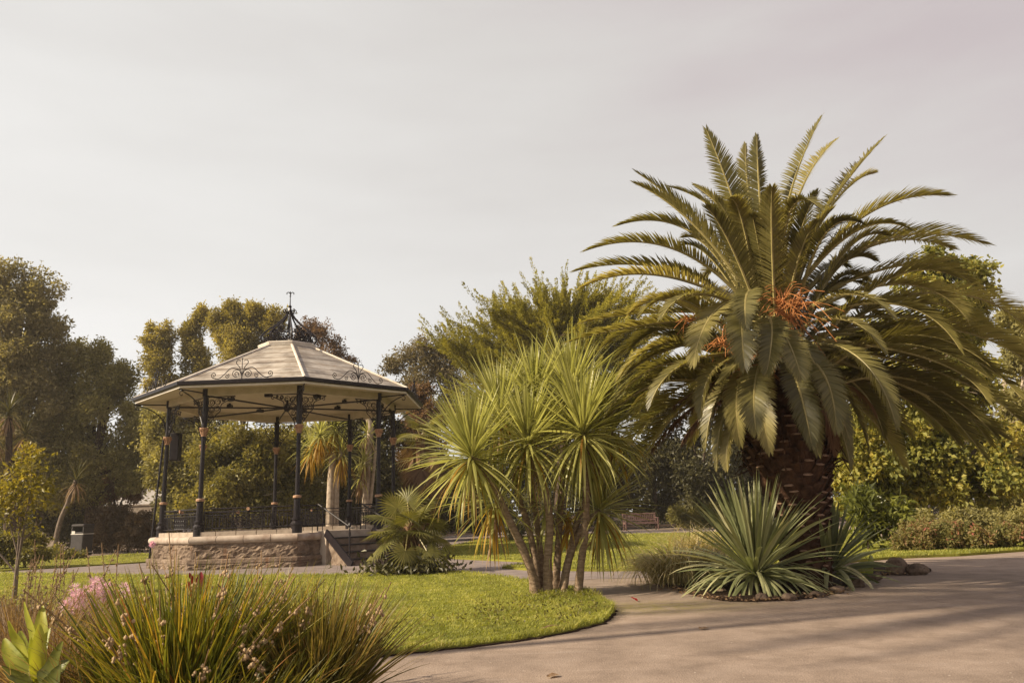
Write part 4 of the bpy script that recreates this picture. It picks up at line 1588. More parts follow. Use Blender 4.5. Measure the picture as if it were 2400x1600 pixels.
# orange fruit stalks
for i, (u, v, dz, spread) in enumerate([(1030, 870, -.55, 110), (1075, 815, -.5, 80), (720, 985, -.7, 70), (865, 1075, -.6, 60), (985, 985, -.6, 45), (578, 880, -.1, 35), (1000, 800, -.5, 80)]):
    rng = np.random.default_rng(50 + i)
    mb = MB()
    hub = c8(u, v + 30, dz)
    root = c8(950 + (u - 950) * .35, v + 90, -.1)
    st = curve([root, (root + hub) / 2 + UP * .08, hub], 8)
    mb.tube(st, np.linspace(.025, .014, len(st)), 5)
    for _ in range(36):
        d = unit(rng.normal(size=3) * np.array([1.2, .8, .9]) + np.array([0, -.35, .35]))
        L = spread / 1.866 / 168 * rng.uniform(.8, 2.3)
        s = hub + (root - hub) * rng.random() * .3
        e = s + d * L
        mb.tube(curve([s, s + d * L * .5 + rng.normal(size=3) * .02, e - UP * L * .42], 6), [.007, .004], 4)
    mb.build('fruit_stalk', M['orange'], palm)

# ------------------------------------------------------------------ the multi-stemmed cordyline
CY = 10.79
cb = G(1300, 1395)
cord = thing('cordyline', (cb[0], cb[1], 0), 'multi-stemmed cordyline with spiky lime green heads rising from the lawn tip', 'cordyline')


def q7(u, v, dz=0.0):
    return P(900 + u / 3.36, 1050 + v / 3.36, CY + dz)


STEMS = [  # stem way-points in photo pixels, depth offset at base/top, radius
    ([(1262, 1402), (1243, 1330), (1212, 1258), (1178, 1185), (1148, 1118), (1108, 1068)], -.05, -.45, .068),
    ([(1268, 1398), (1252, 1300), (1236, 1225), (1214, 1160), (1200, 1080), (1172, 975)], .10, .25, .058),
    ([(1284, 1396), (1284, 1310), (1288, 1225), (1278, 1150), (1252, 1090), (1238, 1040)], -.02, -.30, .068),
    ([(1300, 1385), (1308, 1290), (1312, 1210), (1318, 1130), (1328, 1040), (1338, 928)], .15, .30, .058),
    ([(1312, 1392), (1334, 1300), (1348, 1240), (1365, 1190), (1396, 1120), (1435, 1008)], .08, .25, .055),
    ([(1318, 1394), (1330, 1330), (1348, 1270), (1372, 1225), (1404, 1195)], -.05, .20, .055),
    ([(1352, 1402), (1362, 1320), (1372, 1240), (1374, 1160), (1370, 1090), (1366, 1020)], -.05, -.35, .060),
    ([(1250, 1380), (1240, 1320), (1226, 1275), (1195, 1220), (1160, 1175)], .10, .10, .045),
    ([(1275, 1390), (1262, 1250), (1248, 1150), (1242, 1050), (1255, 938)], .2, .45, .052),
]
for i, (pp, z0, z1, r) in enumerate(STEMS):
    K = len(pp)
    pts = [P(x, y, CY + z0 + (z1 - z0) * k / (K - 1)) for k, (x, y) in enumerate(pp)]
    pts[0] = pts[0] - UP * .05
    c = curve(pts, 26)
    rr = r * .86 * np.interp(np.linspace(0, 1, len(c)), [0, .06, .2, .7, 1], [1.45, 1.2, 1.0, .85, .62])
    rr = rr * (1 + .05 * np.sin(np.arange(len(c)) * 2.3))
    mb = MB()
    mb.tube(c, rr, 10)
    mb.build('stem', M['cord_bark'], cord, smooth=True)
HEADS = [  # centre, depth, leaves, length, tilt of the axis (pixels), lowest elevation, dry share
    (1106, 1066, -.45, 210, .98, (-.35, 0), -1.2, .06), (1172, 972, .30, 190, .95, (-.15, .3), -1.0, .06), (1237, 1036, -.30, 180, .90, (0, 0), -1.15, .05),
    (1366, 1014, -.35, 230, 1.04, (.1, 0), -1.25, .04), (1338, 925, .35, 200, 1.0, (0, .2), -.9, .05), (1435, 1005, .30, 170, .92, (.3, .2), -1.1, .06),
    (1404, 1192, .20, 140, .88, (.4, 0), -1.35, .12), (1158, 1172, .10, 90, .82, (-.5, .1), -1.45, .35), (1255, 935, .50, 190, .95, (0, .2), -1.0, .05),
]
for i, (x, y, dz, n, L0, tilt, lo, dry) in enumerate(HEADS):
    rng = np.random.default_rng(600 + i)
    n = int(n * 1.25)
    c = P(x, y, CY + dz)
    az = np.arange(n) * GA + rng.normal(size=n) * .15
    f = np.arange(n) / n  # 0 = oldest, lowest
    el = lo + (1.50 - lo) * f ** .72 + rng.normal(size=n) * .10
    L = L0 * 1.04 * (.80 + .28 * rng.random(n)) * np.where(f > .9, .75, 1)
    bend = np.interp(el, [-1.3, -.2, .6, 1.5], [.28, .50, .24, .06]) * (.6 + .8 * rng.random(n))
    bend = np.where(rng.random(n) < .12, bend + .7, bend)
    bend = np.minimum(bend, el + 1.52)
    ax_off = np.array([tilt[0], tilt[1], 0])
    d0 = np.stack([np.cos(el) * np.cos(az), np.cos(el) * np.sin(az), np.sin(el)], -1) + ax_off * .55
    d0 = unit(d0)
    az = np.arctan2(d0[:, 1], d0[:, 0])
    el = np.arcsin(np.clip(d0[:, 2], -1, 1))
    pos = c + np.stack([np.cos(az), np.sin(az), 0 * az], -1) * .035 + UP * ((f - .5) * .22)[:, None]
    isdry = (f < .28) & (rng.random(n) < dry * 2.2)
    v = np.clip(.50 + rng.normal(size=n) * .2, 0, 1)
    mb = MB()
    g = ~isdry
    blades(mb, pos[g], az[g], el[g], L[g], .037 * (.8 + .4 * rng.random(g.sum())), bend[g], v[g], nseg=7, fold=.10, belly=.4, basew=.55, tipw=.03, twist=rng.normal(size=g.sum()) * .3)
    if isdry.any():
        k = isdry
        blades(mb, pos[k], az[k], el[k] - .2, L[k] * .95, .030, np.minimum(bend[k] + .5, el[k] + 1.3), v[k], nseg=7, fold=.1, m=1)
    o = mb.build('leaf_head', [M['cord'], M['cord_dry']], cord)
    # brown skirt of dead leaves under the head
    nd_ = 12 if y < 1150 else 10
    mb = MB()
    az = rng.random(nd_) * 2 * PI
    blades(mb, c - UP * (.08 + .25 * rng.random(nd_))[:, None] + np.zeros((nd_, 3)), az, -.5 - .9 * rng.random(nd_), .55 + .3 * rng.random(nd_), .024, .2 + .4 * rng.random(nd_), rng.random(nd_), nseg=5, fold=.12, m=0)
    mb.build('dead_leaves', M['cord_dead'], cord)
# side shoots with drooping yellow leaves among the stems
for i, (x, y, dz, n, L0) in enumerate([(1285, 1190, .1, 38, .75), (1262, 1120, .2, 20, .8), (1345, 1120, .1, 20, .8), (1330, 1215, .25, 30, .6)]):
    rng = np.random.default_rng(700 + i)
    c = P(x, y, CY + dz)
    az = rng.random(n) * 2 * PI
    el = rng.uniform(-1.2, .8, n)
    mb = MB()
    blades(mb, c + rng.normal(size=(n, 3)) * .04, az, el, L0 * (.7 + .4 * rng.random(n)), .032, np.minimum(.3 + .8 * rng.random(n), el + 1.5), rng.random(n), nseg=7, fold=.1, m=0)
    mb.build('leaf_head', [M['cord'] if i != 3 else M['cord_dry'], M['cord_dry']], cord)

# ------------------------------------------------------------------ planting round the palm
def rosette(name, label, cat, base, n, L0, W0, lo, hi, seed, mat, bendk=1.0, group=None, fr=.8, foldf=.16, axis=(0, 0), cz=.12, part='leaf_rosette', nflop=0, dark=0.0, azr=None):
    rng = np.random.default_rng(seed)
    t = thing(name, base, label, cat, group)
    az = np.arange(n) * GA + rng.normal(size=n) * .2
    if azr is not None:
        az = azr[0] + (azr[1] - azr[0]) * ((az / (2 * PI)) % 1)
    f = np.arange(n) / n
    el = lo + (hi - lo) * f ** fr + rng.normal(size=n) * .08
    d0 = unit(np.stack([np.cos(el) * np.cos(az), np.cos(el) * np.sin(az), np.sin(el)], -1) + np.array([axis[0], axis[1], 0]))
    az = np.arctan2(d0[:, 1], d0[:, 0])
    el = np.arcsin(d0[:, 2])
    L = L0 * (.82 + .3 * rng.random(n)) * np.interp(f, [0, .2, .9, 1], [.85, 1, 1, .7])
    bend = bendk * np.interp(el, [-.3, .3, 1.0, 1.5], [1.0, .85, .25, .05]) * (.5 + .9 * rng.random(n))
    pos = np.asarray(base) + np.stack([np.cos(az), np.sin(az), 0 * az], -1) * .09 + UP * (cz + .25 * f)[:, None]
    v = np.clip(.40 - dark + rng.normal(size=n) * .17, 0, .74)
    mb = MB()
    blades(mb, pos, az, el, L, W0 * (.8 + .4 * rng.random(n)), bend, v, nseg=9, fold=foldf, belly=.45, basew=.6, tipw=.02, power=1.5, twist=rng.normal(size=n) * .35)
    if nflop:  # old leaves that kink and hang
        az = rng.random(nflop) * 2 * PI
        el = rng.uniform(.3, 1.0, nflop)
        blades(mb, np.asarray(base) + UP * .2 + np.zeros((nflop, 3)), az, el, L0 * (.8 + .3 * rng.random(nflop)), W0 * .9, el + rng.uniform(.9, 1.35, nflop), .22 + .60 * rng.random(nflop), nseg=10, fold=foldf, belly=.45, power=.75, tipw=.03)
    mb.build(part, mat, t)
    return t


yb = G(1775, 1388)
rosette('yucca', 'large grey-green yucca with sword leaves and floppy pale old leaves before the palm trunk', 'yucca', (yb[0], yb[1], 0), 170, 1.12, .058, -.1, 1.5, 21, M['yucca'], .85, nflop=56, cz=.18)
y2 = G(1948, 1372)
rosette('yucca', 'darker yucca with shade painted into its leaves, leaning right of the palm trunk above the rocks', 'yucca', (y2[0], y2[1], 0), 75, .88, .075, -.1, 1.45, 22, M['yucca'], .8, nflop=10, cz=.14, dark=.25, axis=(.15, 0))  # leaf colour lowered to paint in the shade this plant stands in
# variegated grass mounds
vb = G(1600, 1368)
t = thing('variegated_grass', (vb[0], vb[1], 0), 'arching mound of pale striped grass left of the big yucca', 'ornamental grass')
rng = np.random.default_rng(31)
n = 1300
pos = np.stack([vb[0] + rng.normal(size=n) * .20, vb[1] + rng.normal(size=n) * .22, .02 + 0 * rng.random(n)], -1)
az = np.arctan2(pos[:, 1] - vb[1], pos[:, 0] - vb[0]) + rng.normal(size=n) * .6
mb = MB()
blades(mb, pos, az, 1.0 + .45 * rng.random(n), .65 + .42 * rng.random(n), .014, 1.4 + 1.3 * rng.random(n), np.clip(.5 + rng.normal(size=n) * .3, 0, 1), nseg=9, fold=.12, power=1.2, tipw=.08)
mb.build('blades', M['varieg'], t)
vb2 = G(1690, 1335)
t = thing('variegated_grass', (vb2[0], vb2[1] + .5, 0), 'taller striped grass tuft behind the mound, at the foot of the palm trunk', 'ornamental grass')
n = 420
pos = np.stack([vb2[0] - .25 + rng.normal(size=n) * .22, vb2[1] + .5 + rng.normal(size=n) * .2, .02 + 0 * rng.random(n)], -1)
az = rng.random(n) * 2 * PI
mb = MB()
blades(mb, pos, az, 1.15 + .4 * rng.random(n), .75 + .40 * rng.random(n), .013, 1.0 + 1.2 * rng.random(n), np.clip(.5 + rng.normal(size=n) * .3, 0, 1), nseg=8, fold=.12, power=1.4)
mb.build('blades', M['varieg'], t)


# rocks
def rock(c, r, seed, label, group='rocks edging the palm bed'):
    rng = np.random.default_rng(seed)
    mb = MB()
    nu, nv = 26, 16
    th = np.linspace(0, 2 * PI, nu, endpoint=False)
    ph = np.linspace(-PI / 2, PI / 2, nv)
    P_, T_ = np.meshgrid(ph, th, indexing='ij')
    d = np.stack([np.cos(P_) * np.cos(T_), np.cos(P_) * np.sin(T_), np.sin(P_)], -1)
    rr = np.ones_like(P_)
    for _ in range(9):
        a = unit(rng.normal(size=3))
        rr = np.minimum(rr, rng.uniform(.68, .95) / np.clip(d @ a, .2, None))
    for k in range(7):
        a = rng.normal(size=3) * (2 + k * 1.6)
        rr = rr + .05 / (1 + k * .45) * np.sin(d @ a + rng.random() * 6)
    v = d * rr[..., None] * np.array(r)
    v = v + np.array([c[0], c[1], r[2] * .62])
    i = np.arange(nv - 1)[:, None] * nu
    j = np.arange(nu)[None, :]
    j2 = (j + 1) % nu
    mb.add(v.reshape(-1, 3), np.stack([i + j, i + j2, i + nu + j2, i + nu + j], -1).reshape(-1, 4))
    o = mb.build('rock', M['rock'], smooth=False)
    return tag(o, label, 'rock', group)


def gat(x, y):
    return G(x, y)


g = gat(2105, 1346)
rock(g, (.155, .13, .165), 1, 'biggest upright brown rock at the right end of the palm bed')
g = gat(2152, 1346)
rock(g, (.175, .12, .10), 2, 'flatter brown rock lying outermost, on the tarmac right of the biggest rock')
for i, (x, y, r, lab) in enumerate([(2050, 1362, (.15, .12, .08), 'low dark rock just left of the biggest rock'), (2010, 1378, (.13, .11, .08), 'small rock under the tips of the darker yucca'),
                                    (1965, 1392, (.13, .10, .07), 'small rock at the bend of the bed below the darker yucca'), (1915, 1402, (.12, .09, .06), 'flat stone edging the bed between the two yuccas'),
                                    (1850, 1410, (.11, .08, .07), 'reddish stone under the right leaves of the big yucca'), (1785, 1410, (.10, .08, .07), 'stone peeping out under the middle of the big yucca'),
                                    (1690, 1392, (.10, .08, .05), 'stone under the left leaf tips of the big yucca'), (1640, 1386, (.09, .07, .05), 'stone by the foot of the striped grass mound')]):
    rock(gat(x, y - 3), tuple(k * .78 for k in r), 10 + i, lab)
# prickly-pear pad and small yellow leaf plant by the rocks
pp = gat(2036, 1358)
t = thing('prickly_pear', (pp[0], pp[1], 0), 'small yellow-green prickly pear pad standing among the rocks', 'cactus')
for i, (dx, dz, r, rot) in enumerate([(0, .13, .10, .3), (.07, .24, .085, .8), (-.10, .10, .07, -.9)]):
    mb = MB()
    prof = [(r * math.sin(a_), -r * 1.15 * math.cos(a_)) for a_ in np.linspace(0.02, PI - .02, 10)]
    v = MB().lathe(prof, 14).V[0] * np.array([1, .28, 1])
    c_, s_ = math.cos(rot), math.sin(rot)
    v = np.stack([v[:, 0] * c_ - v[:, 1] * s_, v[:, 0] * s_ + v[:, 1] * c_, v[:, 2]], -1) + np.array([pp[0] + dx, pp[1], dz])
    K = len(prof)
    ii = np.arange(K - 1)[:, None] * 14
    jj = np.arange(14)[None, :]
    mb.add(v, np.stack([ii + jj, ii + (jj + 1) % 14, ii + 14 + (jj + 1) % 14, ii + 14 + jj], -1).reshape(-1, 4), a=.35 + .3 * i)
    mb.build('pad', M['canna'], t, smooth=True)


# ------------------------------------------------------------------ fan palms
def fan_leaf(mb, o, d, R, rng, n=28, v=.5, m=0, droop=.25, span=2.5, stalk_from=None):
    """one palmate leaf: hastula o, pointing d, radius R"""
    d = unit(np.asarray(d, float))
    nr = UP - d * (d @ UP)
    if np.linalg.norm(nr) < .2:
        nr = np.array([0, -1.0, 0])
    nr = unit(nr + rng.normal(size=3) * .25)
    s = unit(np.cross(d, nr))
    nr = np.cross(s, d)
    a = np.linspace(-span, span, n)
    dirs = np.cos(a)[:, None] * d + np.sin(a)[:, None] * s
    L = R * (.72 + .28 * np.cos(a * .55)) * (.94 + .1 * rng.random(n))
    tt = np.array([0, .3, .55, .8, 1.0])
    ww = np.array([.02, .95, .92, .46, .05]) * (span * 2 / n) * .5
    rows = []
    for q, w in zip(tt, ww):
        c = o + dirs * (L * q)[:, None] + nr * (-.10 * R * q * q)[..., None] - UP * (droop * L * q ** 2.5)[:, None]
        sd = unit(np.cross(nr, dirs))
        wr = (L * w * max(q, .15) if q < .6 else L * w * .55)[:, None]
        rows.append(np.stack([c - sd * wr + nr * wr * .35, c, c + sd * wr + nr * wr * .35], 1))
    vv = np.stack(rows, 1)
    K = len(tt)
    b = (np.arange(n) * K * 3)[:, None, None]
    i = np.arange(K - 1)[None, :, None] * 3
    q = np.concatenate([(b + i + np.array([0, 1, 4, 3])).reshape(-1, 4), (b + i + np.array([1, 2, 5, 4])).reshape(-1, 4)])
    vals = np.clip(v + rng.normal(size=n) * .12, 0, 1)
    mb.add(vv.reshape(-1, 3), q, a=np.repeat(vals, K * 3), m=m)
    if stalk_from is not None:
        mid = (o + stalk_from) / 2 + UP * .06
        mb.tube(curve([stalk_from, mid, o], 6), .013, 5, m=1)


def fan_palm(name, label, base, trunk_px, Y, tr, fans, seed, skirt=0, skirt_len=.6, mat=None, fibre_mat=None, head=None, group=None):
    rng = np.random.default_rng(seed)
    t = thing(name, base, label, 'fan palm', group)
    tp = [np.asarray(base) - UP * .05] + [P(x, y, Y) for x, y in trunk_px]
    c = curve(tp, 14)
    mb = MB()
    mb.tube(c, tr * (1 + .12 * np.sin(np.arange(len(c)) * 1.9)) * np.linspace(1.15, .9, len(c)), 10)
    top = tp[-1]
    for _ in range(60):
        f = rng.integers(1, len(c))
        a = rng.random() * 2 * PI
        o = np.array([math.cos(a), math.sin(a), 0])
        s = c[f] + o * tr * .8
        mb.tube([s, s + o * .05 + UP * .06, s + o * .09 + UP * rng.uniform(-.05, .12)], [.016, .012, .006], 4)
    mb.build('trunk', fibre_mat or M['fibre'], t)
    for f in fans:
        o, d, R, v = f[:4]
        dry = len(f) > 4 and f[4]
        mb = MB()
        fan_leaf(mb, o, d, R, rng, v=v, stalk_from=top - UP * .05, droop=.12 if not dry else .5)
        mb.build('leaf', [M['fan_dry'] if dry else (mat or M['fan']), M['rachis'] if not dry else M['fan_dry']], t)
    if skirt:
        for _ in range(skirt):
            a = rng.random() * 2 * PI
            z = rng.uniform(.35, 1.0)
            k = int(z * (len(c) - 1))
            o = c[k] + np.array([math.cos(a), math.sin(a), 0]) * (tr + .10)
            mb = MB()
            fan_leaf(mb, o, np.array([math.cos(a) * .6, math.sin(a) * .6, -1]), skirt_len * rng.uniform(.7, 1.1), rng, n=22, v=rng.random(), droop=.3, span=1.3, stalk_from=c[k])
            mb.build('dead_leaf', [M['fan_dry'], M['fan_dry']], t)
    return t


fY = 16.0
fb = G(962, 1345)
px = lambda x, y, dz=0: P(x, y, fY + dz)
rng = np.random.default_rng(77)
fans = []
for (x, y, dz, dx, dy, dd, R) in [(930, 1190, -.1, -.35, .8, -.3, .50), (985, 1205, .1, .6, .7, -.1, .46), (900, 1212, -.2, -1, .25, -.3, .50), (955, 1178, .4, .1, 1, .4, .5), (1010, 1225, -.2, 1, .1, -.3, .45),
                                  (895, 1245, -.4, -1, -.2, -.6, .45), (1025, 1262, .1, 1, -.4, -.1, .48), (900, 1275, -.5, -.7, -.8, -.7, .45), (1000, 1290, -.5, .5, -.9, -.6, .46), (950, 1290, -.7, -.1, -.9, -.8, .42),
                                  (1035, 1300, -.1, 1, -.9, -.2, .45), (885, 1290, .1, -1, -.7, .1, .45), (960, 1215, -.6, .1, .2, -1, .42), (1000, 1255, .5, .8, .3, .6, .5), (910, 1250, .5, -.8, .3, .7, .5)]:
    fans.append((px(x, y, dz), np.array([dx, dd, dy]), R * 1.0, .28 + .35 * rng.random()))
for (x, y, dz, dx, dy, dd, R) in [(985, 1310, -.4, .4, -1, -.4, .36), (935, 1315, -.4, -.3, -1, -.4, .34), (1015, 1320, .0, .8, -1, .1, .36)]:
    fans.append((px(x, y, dz), np.array([dx, dd, dy]), R, .5, True))
for k in range(12):
    a, e = k * GA + .5, rng.uniform(-.7, .9)
    d = np.array([math.cos(a) * math.cos(e), math.sin(a) * math.cos(e) * .9, math.sin(e)])
    fans.append((px(960, 1238, 0) + d * rng.uniform(.28, .5) * np.array([1.1, 1, .9]), d, .44, .22 + .35 * rng.random()))
fan_palm('fan_palm', 'short shaggy fan palm on the lawn beside the bandstand steps', (fb[0], fb[1], 0), [(962, 1310), (962, 1270), (960, 1232)], fY, .14, fans, 41)
# leafy weeds round its foot
rng = np.random.default_rng(78)
n = 900
p = np.stack([fb[0] + rng.normal(size=n) * .45, fb[1] - .2 + rng.normal(size=n) * .25, .05 + np.abs(rng.normal(size=n)) * .13], -1)
mb = MB()
leaves(mb, p, rng.normal(size=(n, 3)) + UP * .5, .10 + .08 * rng.random(n), .06, rng.random(n) * .8, rng)
tag(mb.build('leafy_weeds', M['leaf_dark']), 'low dark green leaves growing round the foot of the short fan palm', 'weeds', kind='stuff')

def newhaze():
    m, nt, out = newmat('thin_haze')
    pv = nt.nodes.new('ShaderNodeVolumePrincipled')
    pv.inputs['Color'].default_value = (.95, .90, .84, 1)
    pv.inputs['Density'].default_value = HAZE
    pv.inputs['Anisotropy'].default_value = .3
    nt.links.new(pv.outputs[0], out.inputs['Volume'])
    return m


HAZE = .0007


# ------------------------------------------------------------------ background trees and shrubs
def T(name, label, cat, bx, Y, bl, mat, bark, seed, **kw):
    """bl: list of (px, py, rx, ry[, dY[, thickness]]) ellipses seen in the photo"""
    base = GX(bx, Y)
    blobs = []
    for b in bl:
        dY = b[4] if len(b) > 4 else 0
        th = b[5] if len(b) > 5 else 1.0
        blobs.append(blob(b[0], b[1], b[2], b[3], Y + dY, th))
    return tree(name, label, cat, base[:2], blobs, M[mat], M[bark], seed, **kw)


T('tree', 'tallest dark olive tree at the left edge of the photo', 'tree', 30, 36,
  [(30, 680, 85, 62), (95, 700, 48, 55), (20, 770, 85, 60), (105, 770, 45, 50), (55, 850, 90, 60), (10, 930, 80, 70), (80, 940, 70, 70), (40, 1040, 100, 80), (40, 1130, 90, 60)],
  'leaf_olive', 'bark_dark', 1, leaf=0.16, dens=3.3, per=36, rc=0.36, lump=0.45, limbs=9, trunk_r=.3, cover=0.72, lobes=15, lobe=0.42, ragged=0.35)
T('tree', 'rounded olive tree between the tallest left tree and the bandstand', 'tree', 200, 37.5,
  [(170, 830, 55, 55), (230, 850, 55, 60), (285, 900, 42, 55), (160, 910, 60, 60), (240, 950, 75, 65), (305, 985, 30, 50), (150, 1000, 70, 70), (230, 1060, 90, 70), (310, 1070, 50, 55), (150, 1130, 90, 70), (335, 1010, 42, 55), (320, 1120, 50, 45)],
  'leaf_olive2', 'bark_dark', 2, leaf=0.15, dens=3.3, per=36, rc=0.36, lump=0.42, limbs=9, trunk_r=.28, cover=0.72, lobes=15, lobe=0.42, ragged=0.35)
# upright yellow-green trees behind the bandstand
T('upright_tree', 'narrow yellow-green tree just above the left end of the bandstand roof', 'tree', 385, 50,
  [(352, 795, 16, 42), (388, 790, 20, 42), (368, 850, 32, 50), (372, 915, 36, 55), (385, 990, 40, 60)], 'leaf_poplar', 'bark_dark', 3, leaf=0.17, dens=4.0, per=36, rc=0.32, lump=0.42, limbs=4, vspread=.8, cover=0.95, lobes=16, lobe=0.46, ragged=0.35)
T('upright_tree', 'forked yellow-green tree left of the roof ridge, second of the upright trees', 'tree', 460, 51,
  [(472, 752, 20, 40), (445, 790, 26, 45), (462, 850, 36, 55), (455, 920, 42, 60), (460, 1000, 40, 60)], 'leaf_poplar', 'bark_dark', 4, leaf=0.17, dens=4.0, per=36, rc=0.32, lump=0.42, limbs=4, vspread=.8, cover=0.95, lobes=16, lobe=0.46, ragged=0.35)
T('upright_tree', 'widest yellow-green tree rising behind the bandstand roof left of the finial', 'tree', 560, 50,
  [(550, 740, 30, 38), (520, 765, 32, 45), (590, 750, 38, 38), (640, 765, 36, 42), (560, 820, 66, 60), (620, 830, 50, 55), (560, 900, 60, 60)], 'leaf_poplar', 'bark_dark', 5, leaf=0.17, dens=4.0, per=36, rc=0.32, lump=0.42, limbs=6, vspread=.8, cover=0.95, lobes=16, lobe=0.46, ragged=0.35)
T('red_tree', 'thin russet-leaved tree behind the iron crown of the bandstand', 'tree', 760, 48,
  [(715, 770, 30, 34), (745, 795, 34, 38), (785, 815, 26, 32), (700, 830, 40, 50), (770, 850, 48, 40), (815, 850, 22, 22)], 'leaf_rust', 'bark_dark', 6, leaf=0.15, dens=2.6, per=24, rc=.5, lump=.4, limbs=6, thin=10, cover=0.28, ragged=0.5, lobes=13)
T('tree', 'sparse grey-olive tree between the bandstand roof and the cypress', 'tree', 990, 46,
  [(1010, 820, 52, 42), (1060, 840, 50, 48), (960, 850, 38, 36), (910, 862, 26, 20), (1000, 890, 68, 50), (1080, 910, 60, 55), (950, 930, 40, 60), (1050, 980, 70, 70)], 'leaf_grey', 'bark_grey', 7, leaf=0.15, dens=3.4, per=30, rc=.46, lump=.36, limbs=7, thin=9, cover=0.42, ragged=0.5, lobes=14)
T('brown_bush', 'brown-tinged bushy tree touching the right eave of the bandstand', 'tree', 985, 38,
  [(985, 930, 40, 40), (1010, 980, 60, 60), (960, 1020, 45, 60), (1000, 1080, 70, 70), (950, 1130, 50, 60), (1040, 1150, 70, 70)], 'leaf_rust', 'bark_dark', 8, leaf=.15, dens=3.6, per=34, rc=.4, lump=.3, limbs=4, cover=1.2)
# shrubs seen between the bandstand columns
T('shrub', 'big light green shrub seen between the second and third bandstand columns', 'shrub', 560, 33,
  [(560, 1040, 70, 55), (500, 1070, 50, 60), (620, 1060, 60, 55), (540, 1130, 80, 55), (630, 1140, 60, 55), (560, 1190, 90, 40), (640, 1195, 60, 36), (480, 1180, 60, 42)], 'leaf_mid', 'bark_pale', 9, leaf=.17, dens=4.2, per=30, rc=.3, lump=.3, limbs=5, vspread=.8, thin=6, cover=1.0, ragged=0.4)
T('shrub', 'glossy green shrub behind the leftmost bandstand columns', 'shrub', 420, 34,
  [(400, 1030, 55, 50), (450, 1060, 50, 50), (400, 1100, 60, 60), (455, 1130, 50, 50), (380, 1010, 60, 60), (420, 1180, 70, 42)], 'leaf_olive2', 'bark_dark', 10, leaf=.16, dens=4, per=30, rc=.3, lump=.3, limbs=4, vspread=.8, cover=1.0, ragged=0.4)
T('shrub', 'olive shrub with bare pale twigs behind the centre column of the bandstand', 'shrub', 700, 34.5,
  [(690, 1060, 48, 60), (730, 1110, 55, 60), (680, 1150, 60, 55), (740, 1030, 45, 55), (700, 1195, 70, 38)], 'leaf_mid', 'bark_pale', 11, leaf=.15, dens=3.4, per=26, rc=.3, lump=.35, limbs=4, thin=12, cover=1.0, ragged=0.4)
T('shrub', 'dark shrub behind the right bandstand columns', 'shrub', 860, 36,
  [(820, 1060, 60, 70), (890, 1090, 60, 80), (850, 1150, 80, 60), (930, 1170, 60, 60), (790, 1000, 50, 50), (880, 1000, 60, 60)], 'leaf_dark', 'bark_dark', 12, leaf=.17, dens=3.2, per=28, rc=.34, limbs=3)
T('laurel', 'broad dark laurel filling the view behind the bandstand shrubs', 'tree', 640, 43,
  [(450, 1080, 80, 80), (560, 1060, 90, 90), (680, 1070, 90, 90), (790, 1080, 80, 90), (500, 1170, 90, 60), (640, 1170, 100, 60), (780, 1170, 90, 60)],
  'leaf_olive2', 'bark_dark', 31, leaf=.17, cover=1.1, lobes=10, limbs=5, trunk_r=.2)
T('hedge', 'low dark hedge running behind the bandstand railings', 'hedge', 620, 36.5,
  [(430, 1205, 60, 42), (520, 1205, 60, 42), (610, 1205, 60, 42), (700, 1205, 60, 42), (790, 1205, 60, 42), (880, 1205, 60, 42), (970, 1205, 60, 42), (1060, 1200, 60, 45), (1140, 1200, 60, 45)],
  'leaf_dark', 'bark_dark', 13, leaf=.13, dens=5, per=30, rc=.26, limbs=2, thin=1, trunk_r=.08, lobes=8, cover=1.6, lobe=0.5)
T('hedge', 'clipped dark brown hedge between the litter bin and the bandstand', 'hedge', 300, 37,
  [(235, 1240, 40, 52), (285, 1240, 42, 54), (335, 1240, 42, 54), (375, 1235, 36, 54)], 'leaf_brown', 'bark_dark', 14, leaf=.12, dens=6, per=34, rc=.24, lump=.15, limbs=2, thin=2, trunk_r=.07, lobes=8, cover=1.6, lobe=0.5)
T('hedge', 'dark evergreen hedge behind the litter bin at the far left', 'hedge', 100, 38.5,
  [(20, 1215, 60, 65), (100, 1215, 60, 65), (180, 1215, 60, 68), (-60, 1215, 60, 65)], 'leaf_dark', 'bark_dark', 15, leaf=.13, dens=4.5, per=30, rc=.28, lump=.2, limbs=2, thin=2, trunk_r=.07, lobes=8, cover=1.6, lobe=0.5)
T('shrub', 'reddish brown shrub growing before the white house wall', 'shrub', 275, 41,
  [(265, 1110, 42, 50), (300, 1150, 36, 40), (240, 1150, 40, 40)], 'leaf_rust', 'bark_dark', 16, leaf=.13, dens=3, per=22, rc=.3, limbs=3)
T('shrub', 'bright low shrub at the left edge beside the young yellow tree', 'shrub', 60, 24,
  [(30, 1275, 48, 38), (90, 1290, 36, 28), (0, 1290, 40, 40)], 'leaf_mid', 'bark_dark', 17, leaf=.12, dens=7, per=30, rc=.2, limbs=2, trunk_r=.05)
T('shrub', 'spreading grey-green ground shrub left of the litter bin', 'shrub', 130, 30,
  [(120, 1302, 40, 14), (165, 1308, 30, 9)], 'leaf_mid', 'bark_dark', 18, leaf=.12, dens=6, per=26, rc=.16, limbs=1, trunk_r=.03)


